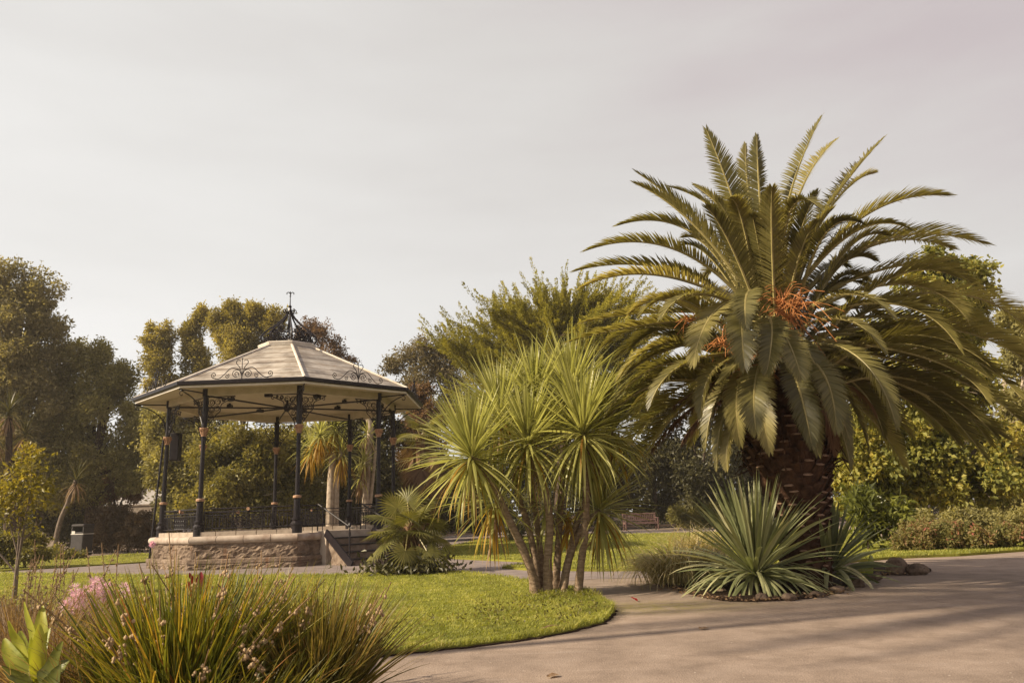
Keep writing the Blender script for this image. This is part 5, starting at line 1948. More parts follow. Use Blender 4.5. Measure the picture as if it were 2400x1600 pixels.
# Monterey cypress: feathery upswept sprays
def cypress(name, label, bx, Y, tips, seed):
    rng = np.random.default_rng(seed)
    base = GX(bx, Y)
    t = thing(name, base, label, 'tree')
    tb = MB()
    top = P(bx, 800, Y)
    c0_ = curve([base, (base + top) / 2 + [.2, 0, 0], top], 12)
    tb.tube(c0_, np.linspace(.34, .12, len(c0_)), 8)
    A, D, LL = [], [], []
    for (x, y, n) in tips:
        for k in range(n + 3):
            tip = P(x + rng.normal() * 22, y + 42 + rng.normal() * 12, Y + rng.normal() * 1.6)
            hd = abs(tip[0] - c0_[-1][0])
            i_s = int(np.argmin(np.abs(c0_[:, 2] - (tip[2] - .16 * hd - rng.uniform(.4, 1.2)))))
            s0 = c0_[max(i_s, 4)] + rng.normal(size=3) * .1
            h = tip - s0
            mid = s0 + h * .55 - UP * .10 * np.linalg.norm(h) + rng.normal(size=3) * .15
            br = curve([s0, mid, tip], 14)
            tb.tube(br, np.linspace(.055, .012, len(br)), 5)
            T_ = unit(np.gradient(br, axis=0))
            for f in np.linspace(.28, 1.0, 23):
                q = f * (len(br) - 1)
                i0 = min(int(q), len(br) - 2)
                p = br[i0] + (br[i0 + 1] - br[i0]) * (q - i0)
                d = unit(T_[i0] * 1.1 + UP * rng.uniform(.0, .38) + unit(rng.normal(size=3)) * .55) if f < 1 else unit(T_[-1] + UP * .35)
                A.append(p)
                D.append(d)
                LL.append(rng.uniform(.45, .95) * (1.9 if f > .95 else 1))
    A, D, LL = np.array(A), np.array(D), np.array(LL)
    n = len(A)
    K = 125
    u = rng.random((n, K)) ** .85
    bow = rng.normal(size=(n, 1, 3)) * .10 + np.array([0, 0, .10])
    c = A[:, None, :] + D[:, None, :] * (u * LL[:, None])[..., None] + bow * (u ** 2)[..., None]
    off = unit(rng.normal(size=(n, K, 3))) * ((.19 * (1 - u) + .025) * rng.random((n, K)) ** .5)[..., None]
    p = (c + off).reshape(-1, 3)
    d = unit(np.repeat(D, K, 0) + unit(off.reshape(-1, 3)) * .7)
    v = .48 + np.repeat(rng.normal(size=n) * .15, K) + rng.normal(size=n * K) * .10 + (u.reshape(-1) - .5) * .30
    L = rng.uniform(.085, .14, n * K)
    mb = MB()
    leaves(mb, p, d, L, L * .36, v, rng)
    mb.build('crown', M['leaf_cyp'], t)
    tb.build('trunk', M['bark_dark'], t)
    return t


cypress('cypress', 'golden-green cypress with feathery upswept branches behind the cordyline', 1310, 38,
        [(1050, 765, 2), (1085, 760, 3), (1125, 735, 3), (1170, 700, 3), (1205, 680, 3), (1255, 680, 3), (1305, 655, 3), (1350, 655, 3), (1400, 660, 3), (1450, 665, 3), (1500, 690, 3), (1545, 705, 2),
         (1090, 800, 3), (1150, 790, 4), (1220, 760, 4), (1290, 730, 4), (1370, 725, 4), (1440, 740, 4), (1510, 750, 3), (1130, 840, 3), (1200, 830, 4), (1280, 810, 4), (1360, 800, 4), (1440, 810, 4), (1520, 820, 3),
         (1110, 890, 2), (1200, 890, 3), (1300, 880, 3), (1400, 880, 3), (1490, 880, 3)], 60)

# dark shrubbery behind the bench and the cordyline
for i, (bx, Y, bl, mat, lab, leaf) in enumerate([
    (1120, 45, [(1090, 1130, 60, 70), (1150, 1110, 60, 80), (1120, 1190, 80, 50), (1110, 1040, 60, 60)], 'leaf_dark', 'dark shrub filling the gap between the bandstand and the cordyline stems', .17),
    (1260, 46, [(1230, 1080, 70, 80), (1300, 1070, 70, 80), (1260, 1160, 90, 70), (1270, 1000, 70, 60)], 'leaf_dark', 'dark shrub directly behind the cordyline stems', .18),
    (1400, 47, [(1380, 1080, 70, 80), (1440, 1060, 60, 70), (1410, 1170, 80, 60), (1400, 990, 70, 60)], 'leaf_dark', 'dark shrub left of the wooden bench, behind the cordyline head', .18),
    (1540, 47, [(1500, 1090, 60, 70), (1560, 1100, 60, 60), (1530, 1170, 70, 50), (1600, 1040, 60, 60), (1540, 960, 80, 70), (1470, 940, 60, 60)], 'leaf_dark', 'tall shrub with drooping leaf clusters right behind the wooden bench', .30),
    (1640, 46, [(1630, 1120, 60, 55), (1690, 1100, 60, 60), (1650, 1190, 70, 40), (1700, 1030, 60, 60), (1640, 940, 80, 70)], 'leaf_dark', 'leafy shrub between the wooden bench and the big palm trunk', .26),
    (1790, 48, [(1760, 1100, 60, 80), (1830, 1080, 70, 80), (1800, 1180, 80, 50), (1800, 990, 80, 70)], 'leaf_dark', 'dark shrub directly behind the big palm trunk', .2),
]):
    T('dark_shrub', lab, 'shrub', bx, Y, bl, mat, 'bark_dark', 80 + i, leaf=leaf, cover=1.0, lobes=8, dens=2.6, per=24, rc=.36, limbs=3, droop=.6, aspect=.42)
T('low_shrub', 'low bright-edged plant in the bed between the bench and the palm', 'shrub', 1610, 44.2, [(1600, 1215, 40, 22), (1660, 1210, 40, 26)], 'leaf_mid', 'bark_dark', 90, leaf=.26, dens=4, per=16, rc=.2, limbs=1, aspect=.2, trunk_r=.04)
T('low_shrub', 'small round dark bush on the back lawn left of the cordyline stems', 'shrub', 1200, 33, [(1200, 1248, 28, 26)], 'leaf_dark', 'bark_dark', 91, leaf=.10, dens=10, per=30, rc=.16, limbs=1, trunk_r=.04)

# large-leaved trees on the right
T('fig_tree', 'large yellow-green big-leaved tree arching behind the palm on the right', 'tree', 2275, 21.5,
  [(2200, 620, 58, 42), (2270, 640, 48, 45), (2300, 700, 40, 45), (2150, 660, 60, 45), (2240, 720, 70, 55), (2020, 1010, 80, 60), (2110, 990, 80, 65), (2200, 960, 80, 70), (1985, 1090, 60, 65), (2060, 1110, 75, 65), (2150, 1090, 80, 70),
   (2240, 1060, 80, 75), (2330, 1010, 70, 80), (2300, 900, 70, 70), (2020, 1170, 60, 45), (2110, 1180, 75, 45), (2200, 1160, 80, 45), (2290, 1140, 80, 60), (2370, 1120, 60, 70, -1), (1960, 1010, 60, 60, .5), (2080, 900, 80, 60, .5), (2180, 860, 80, 60, .5), (2000, 830, 80, 60, 1), (2110, 790, 80, 60, 1), (2250, 800, 70, 60, .5)],
  'leaf_fig', 'bark_grey', 20, leaf=0.15, dens=9, per=16, rc=.34, lump=.35, limbs=17, thin=5, aspect=0.65, trunk_r=.24, vspread=.7, droop=.5, cover=1.0, lobes=9, ragged=0.35)
T('dark_tree', 'shaded dark tree filling the right edge behind the big-leaved tree', 'tree', 2370, 25,
  [(2380, 760, 40, 46), (2395, 850, 50, 60), (2390, 950, 60, 70), (2350, 1080, 70, 70), (2390, 1150, 80, 80), (2290, 1180, 90, 60), (2420, 1040, 70, 90)], 'leaf_olive2', 'bark_pale', 21, leaf=0.15, dens=5, per=30, rc=.34, limbs=7, thin=7, trunk_r=.2, cover=1.1)
T('broad_shrub', 'bright broad-leaved shrub right of the palm trunk at the lawn edge', 'shrub', 2035, 17.8,
  [(2010, 1215, 34, 34), (2050, 1235, 38, 32), (2075, 1205, 36, 32), (2030, 1180, 40, 30)], 'leaf_broad', 'bark_dark', 22, leaf=0.2, dens=10, per=9, rc=.14, limbs=3, aspect=.34, trunk_r=.04, vspread=.8, cover=0.9, lobes=5, lobe=0.5)
T('flowering_shrub', 'low pink-tinged flowering shrub at the edge of the right lawn', 'shrub', 2150, 16.9,
  [(2120, 1260, 36, 36), (2165, 1255, 42, 40), (2215, 1255, 42, 36), (2255, 1258, 36, 30), (2150, 1285, 60, 18), (2220, 1285, 50, 16)], 'leaf_lowpink', 'bark_dark', 23, leaf=.065, dens=26, per=22, rc=.09, limbs=4, aspect=.45, trunk_r=.03, vspread=.6, lobes=8, cover=1.2, lobe=0.42)
T('low_shrub', 'trailing pale ground shrub at the far right edge of the lawn', 'shrub', 2340, 16.5,
  [(2300, 1262, 40, 20), (2350, 1258, 44, 20), (2400, 1252, 44, 22)], 'leaf_lowpink', 'bark_dark', 24, leaf=.07, dens=22, per=22, rc=.10, limbs=2, aspect=.5, trunk_r=.03)
T('low_shrub', 'low undergrowth in the shade beneath the big-leaved tree', 'shrub', 2260, 19.5,
  [(2180, 1228, 60, 22), (2260, 1228, 60, 24), (2340, 1230, 60, 24), (2410, 1225, 60, 26)],
  'leaf_olive2', 'bark_dark', 25, leaf=.09, dens=9, per=24, rc=.16, limbs=3, trunk_r=.04, cover=0.8)
def tall_palm(x, y, h, seed):
    rng = np.random.default_rng(seed)
    t = thing('tall_palm', (x, y, 0), 'tall slender palm standing on the grass beyond the left edge, shading the road', 'palm tree')
    b = np.array([x, y, 0.0])
    mb = MB()
    c = curve([b - UP * .1, b + UP * h * .5 + [.15, 0, 0], b + UP * h], 14)
    mb.tube(c, np.linspace(.11, .075, len(c)), 9)
    mb.build('trunk', M['bark_grey'], t)
    top = c[-1]
    for i in range(56):
        az, el = i * GA, [1.1, .7, .35, 0, -.35][i % 5] + rng.normal() * .1
        L = rng.uniform(2.3, 2.9)
        d = np.array([math.cos(az) * math.cos(el), math.sin(az) * math.cos(el), math.sin(el)])
        frond(top, top + d * L * .52 + UP * .2, top + d * L - UP * (.5 + .5 * math.cos(el)), 900 + i, parent=t, n=60)


tall_palm(-8.0, 4.5, 9.0, 5)

# far woodland seen through the gaps
rng = np.random.default_rng(99)
mb = MB()
n = 62000
x = rng.uniform(-62, 62, n)
z = rng.random(n) ** .8 * (6.2 + .8 * np.sin(x * .35) + .6 * np.sin(x * .9 + 1))
leaves(mb, np.stack([x, 62 + rng.normal(size=n) * 1.6, z], -1), rng.normal(size=(n, 3)), .42, .26, .5 + rng.normal(size=n) * .22, rng)
tag(mb.build('far_woods', M['leaf_dark']), 'dark mass of distant undergrowth glimpsed between trunks', 'woods', kind='stuff')


# ------------------------------------------------------------------ cordylines beyond the bandstand, palms on the left
def cordyline_tree(name, label, base, stems, heads, seed, Y, mats, bark, hang=0, L0=.9):
    rng = np.random.default_rng(seed)
    t = thing(name, base, label, 'cordyline')
    for pp, r in stems:
        pts = [P(x, y, Y) for x, y in pp]
        pts[0][2] = -.05
        c = curve(pts, 20)
        mb = MB()
        mb.tube(c, np.linspace(r * 1.25, r * .85, len(c)), 9)
        mb.build('stem', bark, t, smooth=True)
    for x, y, n, lo, dz in heads:
        c = P(x, y, Y + dz)
        az = np.arange(n) * GA
        f = np.arange(n) / n
        el = lo + (1.4 - lo) * f + rng.normal(size=n) * .12
        bend = np.minimum(np.interp(el, [-1.3, 0, 1.4], [.3, .9, .2]) * (.6 + .8 * rng.random(n)), el + 1.52)
        mb = MB()
        dm = (f < .35).astype(int)
        for k in (0, 1):
            q = dm == k
            blades(mb, c + np.zeros((q.sum(), 3)) - UP * ((1 - f[q]) * .35)[:, None], az[q], el[q], L0 * (.75 + .4 * rng.random(q.sum())), .055, bend[q], np.clip(.5 + rng.normal(size=q.sum()) * .22, 0, 1), nseg=6, fold=.1, m=k)
        mb.build('leaf_head', list(mats), t)
    return t


cordyline_tree('cordyline_tree', 'pale-trunked cordyline with drooping heads standing behind the bandstand', GX(775, 29.5),
               [([(775, 1240), (775, 1180), (778, 1100), (782, 1060)], .15), ([(788, 1240), (789, 1150), (796, 1080), (800, 1040)], .09)],
               [(750, 1010, 130, -1.4, -.2), (785, 1000, 150, -1.45, .1), (730, 1045, 90, -1.45, .2), (800, 1055, 110, -1.5, 0)], 71, 29.5, (M['cord'], M['cord_dry']), M['bark_pale'], L0=1.05)
cordyline_tree('cordyline_tree', 'thin withered cordyline with hanging brown leaves behind the right bandstand columns', GX(856, 30.5),
               [([(856, 1240), (858, 1150), (864, 1060), (868, 1000), (860, 975)], .13), ([(858, 1150), (875, 1110), (880, 1060), (890, 1000)], .06)],
               [(855, 1075, 60, -1.5, -.2), (862, 1010, 70, -1.5, 0), (845, 1110, 50, -1.5, 0)], 72, 30.5, (M['cord'], M['cord_dead']), M['bark_pale'], L0=.9)
cordyline_tree('cordyline_tree', 'slanting young cordyline with dark spiky head left of the litter bin', GX(125, 33),
               [([(125, 1275), (140, 1225), (158, 1180), (178, 1125)], .09)], [(180, 1118, 70, -1.0, 0)], 73, 33, (M['leaf_dark'], M['cord_dead']), M['bark_grey'], L0=.95)
cordyline_tree('cordyline_tree', 'dim spiky cordyline half hidden at the left edge above the yellow sapling', GX(20, 30),
               [([(20, 1290), (20, 1150), (22, 980)], .13)], [(22, 960, 110, -1.3, 0), (60, 1010, 70, -1.3, .5), (-10, 1020, 80, -1.4, -.3)], 74, 30, (M['leaf_dark'], M['cord_dead']), M['bark_dark'], L0=.95)
# brown-skirted fan palm right of the bandstand
kY = 28.0
kb = GX(985, kY)
rng = np.random.default_rng(55)
fans = []
for k in range(12):
    a = k * GA
    e = rng.uniform(-.4, .9)
    d = np.array([math.cos(a) * math.cos(e), math.sin(a) * math.cos(e), math.sin(e)])
    fans.append((P(985, 1010, kY) + d * .55, d, .62, .4 + .2 * rng.random()))
fan_palm('fan_palm', 'tall fan palm with a brown skirt of dead fronds right of the bandstand', kb, [(985, 1180), (985, 1100), (985, 1020)], kY, .17, fans, 56, skirt=26, skirt_len=.85)
kb = GX(1015, 24.5)
fan_palm('fan_palm', 'slim slanting fan palm behind the short shaggy one', kb, [(1012, 1250), (1003, 1215), (995, 1180)], 24.5, .07,
         [(P(995 + 22 * math.cos(k * GA), 1172 - 14 * math.sin(k * GA * 1.3), 24.5 + .4 * math.sin(k * GA)), np.array([math.cos(k * GA), math.sin(k * GA), .3 * math.sin(k)]), .5, .45) for k in range(8)], 57)

# young yellow-leaved tree
yY = 13.0
t0 = P(32, 1330, yY)
T('young_tree', 'young sapling with yellow autumn leaves and a thin red-brown trunk at the left', 'tree', 33, yY,
  [(25, 1150, 30, 42), (60, 1180, 36, 40), (80, 1105, 22, 40), (75, 1060, 14, 26), (30, 1205, 36, 26), (95, 1135, 14, 40), (5, 1170, 24, 40)], 'leaf_yellow', 'bark_grey', 30,
  leaf=0.085, dens=17, per=7, rc=.09, lump=.3, limbs=7, aspect=.5, trunk_r=.042, thin=3, top=None, cover=0.05, lobes=4, ragged=0.9, lobe=0.6)


# ------------------------------------------------------------------ bench, litter bin, house
def bench(base, face, label):
    t = thing('park_bench', base, label, 'bench')
    u = np.array([math.cos(face), math.sin(face), 0])
    f = np.array([math.sin(face), -math.cos(face), 0])
    b = np.asarray(base, float)
    ax = [u, f, UP]
    W = 1.9
    mb = MB()
    for i in range(5):
        mb.box(b + f * (-.18 + .10 * i) + UP * .44, (W - .04, .075, .03), ax, bev=.006)
    mb.build('seat', M['wood'], t)
    mb = MB()
    back = unit(UP * 1 - f * .18)
    o = b - f * .25 + UP * .46
    mb.box(o + back * .43, (W, .05, .08), [u, np.cross(back, u), back], bev=.01)
    mb.box(o + back * .08, (W - .1, .04, .06), [u, np.cross(back, u), back], bev=.006)
    for i in range(17):
        mb.box(o + back * .25 + u * (-W / 2 + .12 + i * (W - .24) / 16), (.05, .022, .30), [u, np.cross(back, u), back])
    mb.build('backrest', M['wood'], t)
    for s in (-1, 1):
        e = u * s * (W / 2 - .045)
        mb = MB()
        mb.box(b + e + f * .26 + UP * .32, (.065, .065, .64), ax, bev=.006)
        mb.build('leg', M['wood'], t)
        mb = MB()
        mb.box(b + e - f * .25 + UP * .23, (.065, .065, .46), ax, bev=.006)
        mb.box(o + e + back * .23, (.062, .062, .46), [u, np.cross(back, u), back], bev=.006)
        mb.build('leg', M['wood'], t)
        mb = MB()
        mb.box(b + e + f * .02 + UP * .655, (.085, .62, .04), ax, bev=.01)
        mb.build('armrest', M['wood'], t)
        mb = MB()
        mb.box(b + e + f * .0 + UP * .39, (.05, .46, .07), ax)
        mb.build('side_rail', M['wood'], t)
    mb = MB()
    mb.box(b + f * .25 + UP * .38, (W - .1, .04, .09), ax)
    mb.build('front_rail', M['wood'], t)
    return t


bench(G(1503, 1242), .10, 'brown wooden park bench with slatted back on the far path')
lb = G(189, 1301)
t = thing('litter_bin', (lb[0], lb[1], 0), 'dark square litter bin with hooded opening and a white sticker on the left', 'litter bin')
mb = MB()
a = -.25
ax = [np.array([math.cos(a), math.sin(a), 0]), np.array([-math.sin(a), math.cos(a), 0]), UP]
B = np.array([lb[0], lb[1], 0])
mb.box(B + UP * .46, (.66, .62, .92), ax, bev=.03)
mb.build('body', M['bin'], t)
mb = MB()
for s in (-1, 1):
    mb.box(B + ax[0] * s * .30 + UP * 1.08, (.06, .60, .34), ax, bev=.01)
mb.box(B + ax[1] * .28 + UP * 1.08, (.56, .05, .34), ax)
mb.box(B + UP * 1.30, (.70, .66, .12), ax, bev=.04)
mb.box(B - ax[1] * .29 + UP * .97, (.56, .04, .10), ax, bev=.008)
mb.build('hood', M['bin'], t)
for z in (.13, .93):
    mb = MB()
    mb.box(B + UP * z, (.675, .635, .03), ax)
    mb.build('trim_band', M['sticker'], t)
mb = MB()
mb.box(B - ax[1] * .313 - ax[0] * .20 + UP * 1.0, (.17, .012, .13), ax)
mb.build('sticker', M['sticker'], t)

hY = 47.0
h0, h1 = P(258, 1180, hY), P(392, 1180, hY)
hz = P(325, 1075, hY)[2]
t = thing('house', ((h0[0] + h1[0]) / 2, hY, 0), 'white rendered house with a grey roof glimpsed through the trees on the left', 'house')
mb = MB()
cx, wd = (h0[0] + h1[0]) / 2, h1[0] - h0[0]
mb.box((cx, hY + 2.2, hz / 2), (wd, 4.4, hz))
mb.build('wall', M['render_white'], t)
mb = MB()
zr_ = hz + 1.2
v = [(cx - wd / 2 - .25, hY - .3, hz - .05), (cx + wd / 2 + .25, hY - .3, hz - .05), (cx + wd / 2 + .25, hY + 4.7, hz - .05), (cx - wd / 2 - .25, hY + 4.7, hz - .05), (cx - wd / 2 - .25, hY + 2.2, zr_), (cx + wd / 2 + .25, hY + 2.2, zr_)]
mb.add(v, quads=[[0, 1, 5, 4], [2, 3, 4, 5], [0, 3, 2, 1]], tris=[[0, 4, 3], [1, 2, 5]])
mb.build('roof', M['slate'], t)
for k in (-1, 1):
    w = MB()
    w.box((cx + k * wd * .25, hY - .02, 1.9), (.95, .06, 1.15))
    wo = w.build('window', M['white_trim'], t)
    w = MB()
    for s in (-1, 1):
        w.box((cx + k * wd * .25 + s * .215, hY - .055, 1.9), (.37, .02, .98))
    w.build('pane', M['glass'], wo)
# low rendered garden wall joined to the left of the hedge
g0, g1 = GX(90, 43), GX(400, 43)
mb = MB()
z = P(240, 1188, 43)[2]
mb.box(((g0[0] + g1[0]) / 2, 43, z / 2), (g1[0] - g0[0], .25, z))
mb.box(((g0[0] + g1[0]) / 2, 43, z + .04), (g1[0] - g0[0] + .1, .33, .08))
tag(mb.build('garden_wall', M['kerbstone']), 'low pale garden wall behind the brown hedge on the left', 'wall')

# ------------------------------------------------------------------ foreground planting
def clump(name, label, base, n, L, seed, mats, spread, lean=(0, 0), W=.013, bend=(.15, .9), els=(.75, 1.5), group=None, stalks=0, stalk_L=1.0, nseg=8, cat='grass clump', vs=.24, droopers=.1):
    rng = np.random.default_rng(seed)
    b = np.asarray(base, float)
    t = thing(name, b, label, cat, group)
    r = rng.random(n) ** .6
    a0 = rng.random(n) * 2 * PI
    pos = b + np.stack([np.cos(a0) * r * spread[0], np.sin(a0) * r * spread[1], 0 * r], -1)
    az = a0 + rng.normal(size=n) * .55
    el = els[1] - (els[1] - els[0]) * r * rng.random(n) ** .5 + rng.normal(size=n) * .10
    d0 = unit(np.stack([np.cos(el) * np.cos(az), np.cos(el) * np.sin(az), np.sin(el)], -1) + np.array([lean[0], lean[1], 0]))
    az, el = np.arctan2(d0[:, 1], d0[:, 0]), np.arcsin(d0[:, 2])
    bd = rng.uniform(*bend, n) * np.where(rng.random(n) < droopers, 2.0, .55)
    kind = rng.random(n)
    v = np.where(kind < .87, .17 + rng.normal(size=n) * .17, np.where(kind < .95, .5 + rng.normal(size=n) * .1, .85 + rng.normal(size=n) * .1))
    mb = MB()
    blades(mb, pos, az, el, L * (.55 + .55 * rng.random(n)), W * (.7 + .6 * rng.random(n)), bd, np.clip(v, 0, 1), nseg=nseg, fold=.22, belly=.25, basew=.8, tipw=.05, power=1.5, twist=rng.normal(size=n) * .9, vtip=np.where(rng.random(n) < .3, .32, .06))
    mb.build('blades', mats, t)
    for i in range(stalks):
        mb = MB()
        a = rng.random() * 2 * PI
        rr = rng.random() ** .5
        s = b + np.array([math.cos(a) * rr * spread[0] * .9, math.sin(a) * rr * spread[1] * .9, 0])
        e = rng.uniform(.95, 1.5) - rr * .35
        a += rng.normal() * .5
        Ls = stalk_L * rng.uniform(.75, 1.05)
        d = np.array([math.cos(a) * math.cos(e) + lean[0] * .6, math.sin(a) * math.cos(e) + lean[1] * .6, math.sin(e)])
        c = curve([s, s + d * Ls * .5, s + d * Ls - UP * .06 * Ls], 10)
        mb.tube(c, np.linspace(.0045, .003, len(c)), 4, m=0)
        K = len(c)
        for q in range(rng.integers(5, 9)):
            f = .70 + .30 * q / 8
            p0 = c[min(int(f * (K - 1)), K - 1)] + rng.normal(size=3) * .006
            for _ in range(rng.integers(2, 5)):
                p = p0 + rng.normal(size=3) * .012
                rad = rng.uniform(.006, .011)
                mb.lathe([(.0005, -rad * 1.2), (rad * .8, -rad * .6), (rad, 0), (rad * .7, rad * .7), (.0005, rad * 1.2)], 5, c=p, m=1)
        mb.build('seed_stalk', [M['stalk'], M['seed']], t)
    return t


def gz(px, Y, z=.06):
    q = GX(px, Y)
    q[2] = z
    return q


clump('grass_clump', 'broad green foreground clump of strappy blades with knobbly brown seed heads', gz(430, 4.4), 1050, .81, 201, M['blade'], (.22, .28), lean=(.03, 0), stalks=26, stalk_L=1.03, bend=(.1, .7), W=.018, els=(.80, 1.5), droopers=.16)
clump('grass_clump', 'browner foreground clump of stiff fine blades beside the tarmac', gz(735, 4.7), 1250, .70, 202, M['blade2'], (.2, .28), lean=(.0, 0), stalks=9, stalk_L=.88, W=.011, bend=(.05, .6), els=(.6, 1.52))
clump('grass_clump', 'middle foreground clump of green and straw blades between the two big ones', gz(600, 4.9), 380, .76, 203, M['blade'], (.2, .26), lean=(.05, 0), stalks=5, stalk_L=.98, W=.013, bend=(.05, .6), els=(.8, 1.53))
clump('dry_grass', 'straw-coloured dry grass clump in the lower left corner', gz(60, 5.2), 1500, .78, 204, M['dryblade'], (.55, .40), W=.008, bend=(.4, 1.5), els=(.5, 1.45), droopers=.5)
clump('dry_grass', 'flattened straw grass between the pink flowers and the broad canna leaves', gz(190, 4.5), 1200, .66, 205, M['dryblade'], (.45, .35), W=.008, bend=(.4, 1.6), els=(.3, 1.35), droopers=.5)
clump('dry_grass', 'straw grass tuft below the pink flowers, left of the green clump', gz(250, 5.3), 800, .60, 206, M['dryblade'], (.40, .30), W=.007, bend=(.4, 1.5), els=(.4, 1.4), droopers=.5)
clump('dry_grass', 'thin reddish straw tuft at the left edge under the sapling', gz(20, 7.2), 700, .62, 207, M['dryblade'], (.6, .4), W=.008, bend=(.2, 1.2), els=(.6, 1.5), stalks=0, droopers=.3)
clump('low_grass', 'short green blades filling the foot of the bed at the bottom of the photo', gz(430, 4.0), 900, .50, 208, M['blade'], (.55, .3), W=.011, bend=(.3, 1.2), els=(.5, 1.4), droopers=.3)
# dry flower spikes on the left
for i, (x, Y, n, lab) in enumerate([(70, 8.0, 9, 'thicket of brown upright flower spikes below the sapling'), (170, 7.4, 7, 'leaning brown flower spikes behind the pink flowers'), (-5, 7.6, 6, 'brown flower spikes cut by the left edge of the photo')]):
    rng = np.random.default_rng(240 + i)
    b = gz(x, Y)
    t = thing('dry_flower_spikes', b, lab, 'dried flowers')
    mb = MB()
    for k in range(n * 3):
        p = b + np.array([rng.normal() * .28, rng.normal() * .25, rng.uniform(.02, .35)])
        d = rng.normal(size=(30, 3)) + UP * .3
        leaves(mb, p + rng.normal(size=(30, 3)) * .09, d, .05, .028, rng.random(30) * .8, rng)
    mb.build('foliage', M['leaf_grey'], t)
    for k in range(n):
        mb = MB()
        s = b + np.array([rng.normal() * .25, rng.normal() * .2, 0])
        h = rng.uniform(.55, .95)
        e = s + np.array([rng.normal() * .12, rng.normal() * .1, h])
        c = curve([s, (s + e) / 2 + rng.normal(size=3) * .02, e], 12)
        mb.tube(c, .004, 4, m=0)
        for q in range(34):
            f = .62 + .38 * rng.random()
            p = c[int(f * (len(c) - 1))] + rng.normal(size=3) * .010
            r = .009 * (1.3 - f * .6)
            mb.lathe([(.0005, -r), (r, 0), (.0005, r)], 4, c=p, m=1)
        mb.build('flower_spike', [M['stalk'], M['seed']], t)
# pink flowers
for i, (x, y, Y, r, lab) in enumerate([(185, 1400, 6.0, 22, 'left pink flower cluster beside the straw grass'), (225, 1378, 6.2, 26, 'upper middle pink flower cluster, the largest'), (265, 1382, 6.1, 22, 'right pink flower cluster against the green blades'), (180, 1425, 5.8, 16, 'lowest pink flower cluster')]):
    rng = np.random.default_rng(260 + i)
    c = P(x, y, Y)
    b = np.array([c[0] + .05, c[1], .06])
    t = thing('pink_flowers', b, lab, 'flowers', 'pink flowers in the foreground bed')
    for k in range(6):
        h = c + np.array([rng.normal() * r * .75 * Y / FOC, rng.normal() * .10, rng.normal() * r * .45 * Y / FOC])
        mb = MB()
        s = b + rng.normal(size=3) * np.array([.05, .05, 0])
        cv = curve([s, (s + h) / 2 + rng.normal(size=3) * .02, h], 8)
        mb.tube(cv, .004, 4, m=1)
        n = 46
        d = unit(rng.normal(size=(n, 3)) + UP * .2)
        p = h + d * .016
        leaves(mb, p, d, .034 + .018 * rng.random(n), .007, np.clip(.5 + rng.normal(size=n) * .3, 0, 1), rng, fold=.3, m=0)
        mb.build('flower_head', [M['pink'], M['blade']], t)


# broad canna leaves
def broad_leaf(mb, base, tip, W, rng, v=.5, m=0, roll=.25, normal=None):
    base, tip = np.asarray(base, float), np.asarray(tip, float)
    L = np.linalg.norm(tip - base)
    side = rng.normal(size=3) * .06 * L
    c = curve([base, (base + tip) / 2 + side, tip + rng.normal(size=3) * .05 * L], 14)
    T_ = unit(np.gradient(c, axis=0))
    nr = np.array([rng.normal() * .5, -1, .3]) if normal is None else np.asarray(normal, float)
    s = unit(np.cross(T_, nr))
    n_ = np.cross(s, T_)
    K = len(c)
    t_ = np.linspace(0, 1, K)
    w = W * np.sin(PI * np.clip(t_, 0, 1) ** .75) ** .8 * .5 + .006
    cols = []
    for q in (-1, -.55, 0, .55, 1):
        wav = .12 * np.sin(t_ * 13 + q * 3) * abs(q) + roll * q * q
        cols.append(c + s * (w * q)[:, None] + n_ * (w * wav)[:, None])
    vv = np.stack(cols, 1).reshape(-1, 3)
    i = np.arange(K - 1)[:, None] * 5
    j = np.arange(4)[None, :]
    q = np.stack([i + j, i + j + 1, i + 6 + j, i + 5 + j], -1).reshape(-1, 4)
    mb.add(vv, q, a=np.clip(v + np.tile([-.12, .05, .22, .05, -.12], K) + np.repeat(.10 * np.sin(t_ * 40), 5) + rng.normal(size=len(vv)) * .07, 0, 1), m=m)


def leafy(name, label, cat, base, leaves_px, Y, seed, mat, stem=None, grp=None):
    rng = np.random.default_rng(seed)
    t = thing(name, base, label, cat, grp)
    for (x0, y0, x1, y1, w, v) in leaves_px:
        dz = rng.normal() * .08
        mb = MB()
        broad_leaf(mb, P(x0, y0, Y), P(x1, y1, Y + dz), w * Y / FOC, rng, v)
        mb.build('leaf', mat, t, smooth=True)
    mb = MB()
    b = np.asarray(base, float)
    top = P(leaves_px[0][0], leaves_px[0][1], Y)
    mb.tube(curve([b - UP * .02, (b + top) / 2, top], 6), .014, 7)
    mb.build('stem', M['rachis'], t)
    return t


leafy('canna', 'lime green broad upright canna leaves in the lower left corner', 'plant', gz(75, 4.1),
      [(75, 1570, 60, 1422, 27, .65), (80, 1575, 98, 1420, 30, .8), (84, 1590, 112, 1470, 26, .4), (60, 1600, 5, 1530, 26, .5), (78, 1580, 26, 1448, 25, .7), (72, 1590, 14, 1490, 28, .6), (70, 1600, 45, 1475, 30, .45), (86, 1600, 78, 1452, 28, .9), (66, 1640, 30, 1520, 42, .5), (80, 1650, 55, 1530, 50, .35)], 4.1, 270, M['canna'])
leafy('broad_leaf_plant', 'darker broad glossy leaves leaning right beside the lime canna', 'plant', gz(110, 4.0),
      [(100, 1610, 150, 1500, 50, .35), (105, 1620, 160, 1545, 50, .6), (100, 1640, 140, 1560, 44, .2), (95, 1640, 5, 1560, 40, .15), (110, 1660, 165, 1600, 40, .3)], 4.0, 271, M['leaf_broad'])
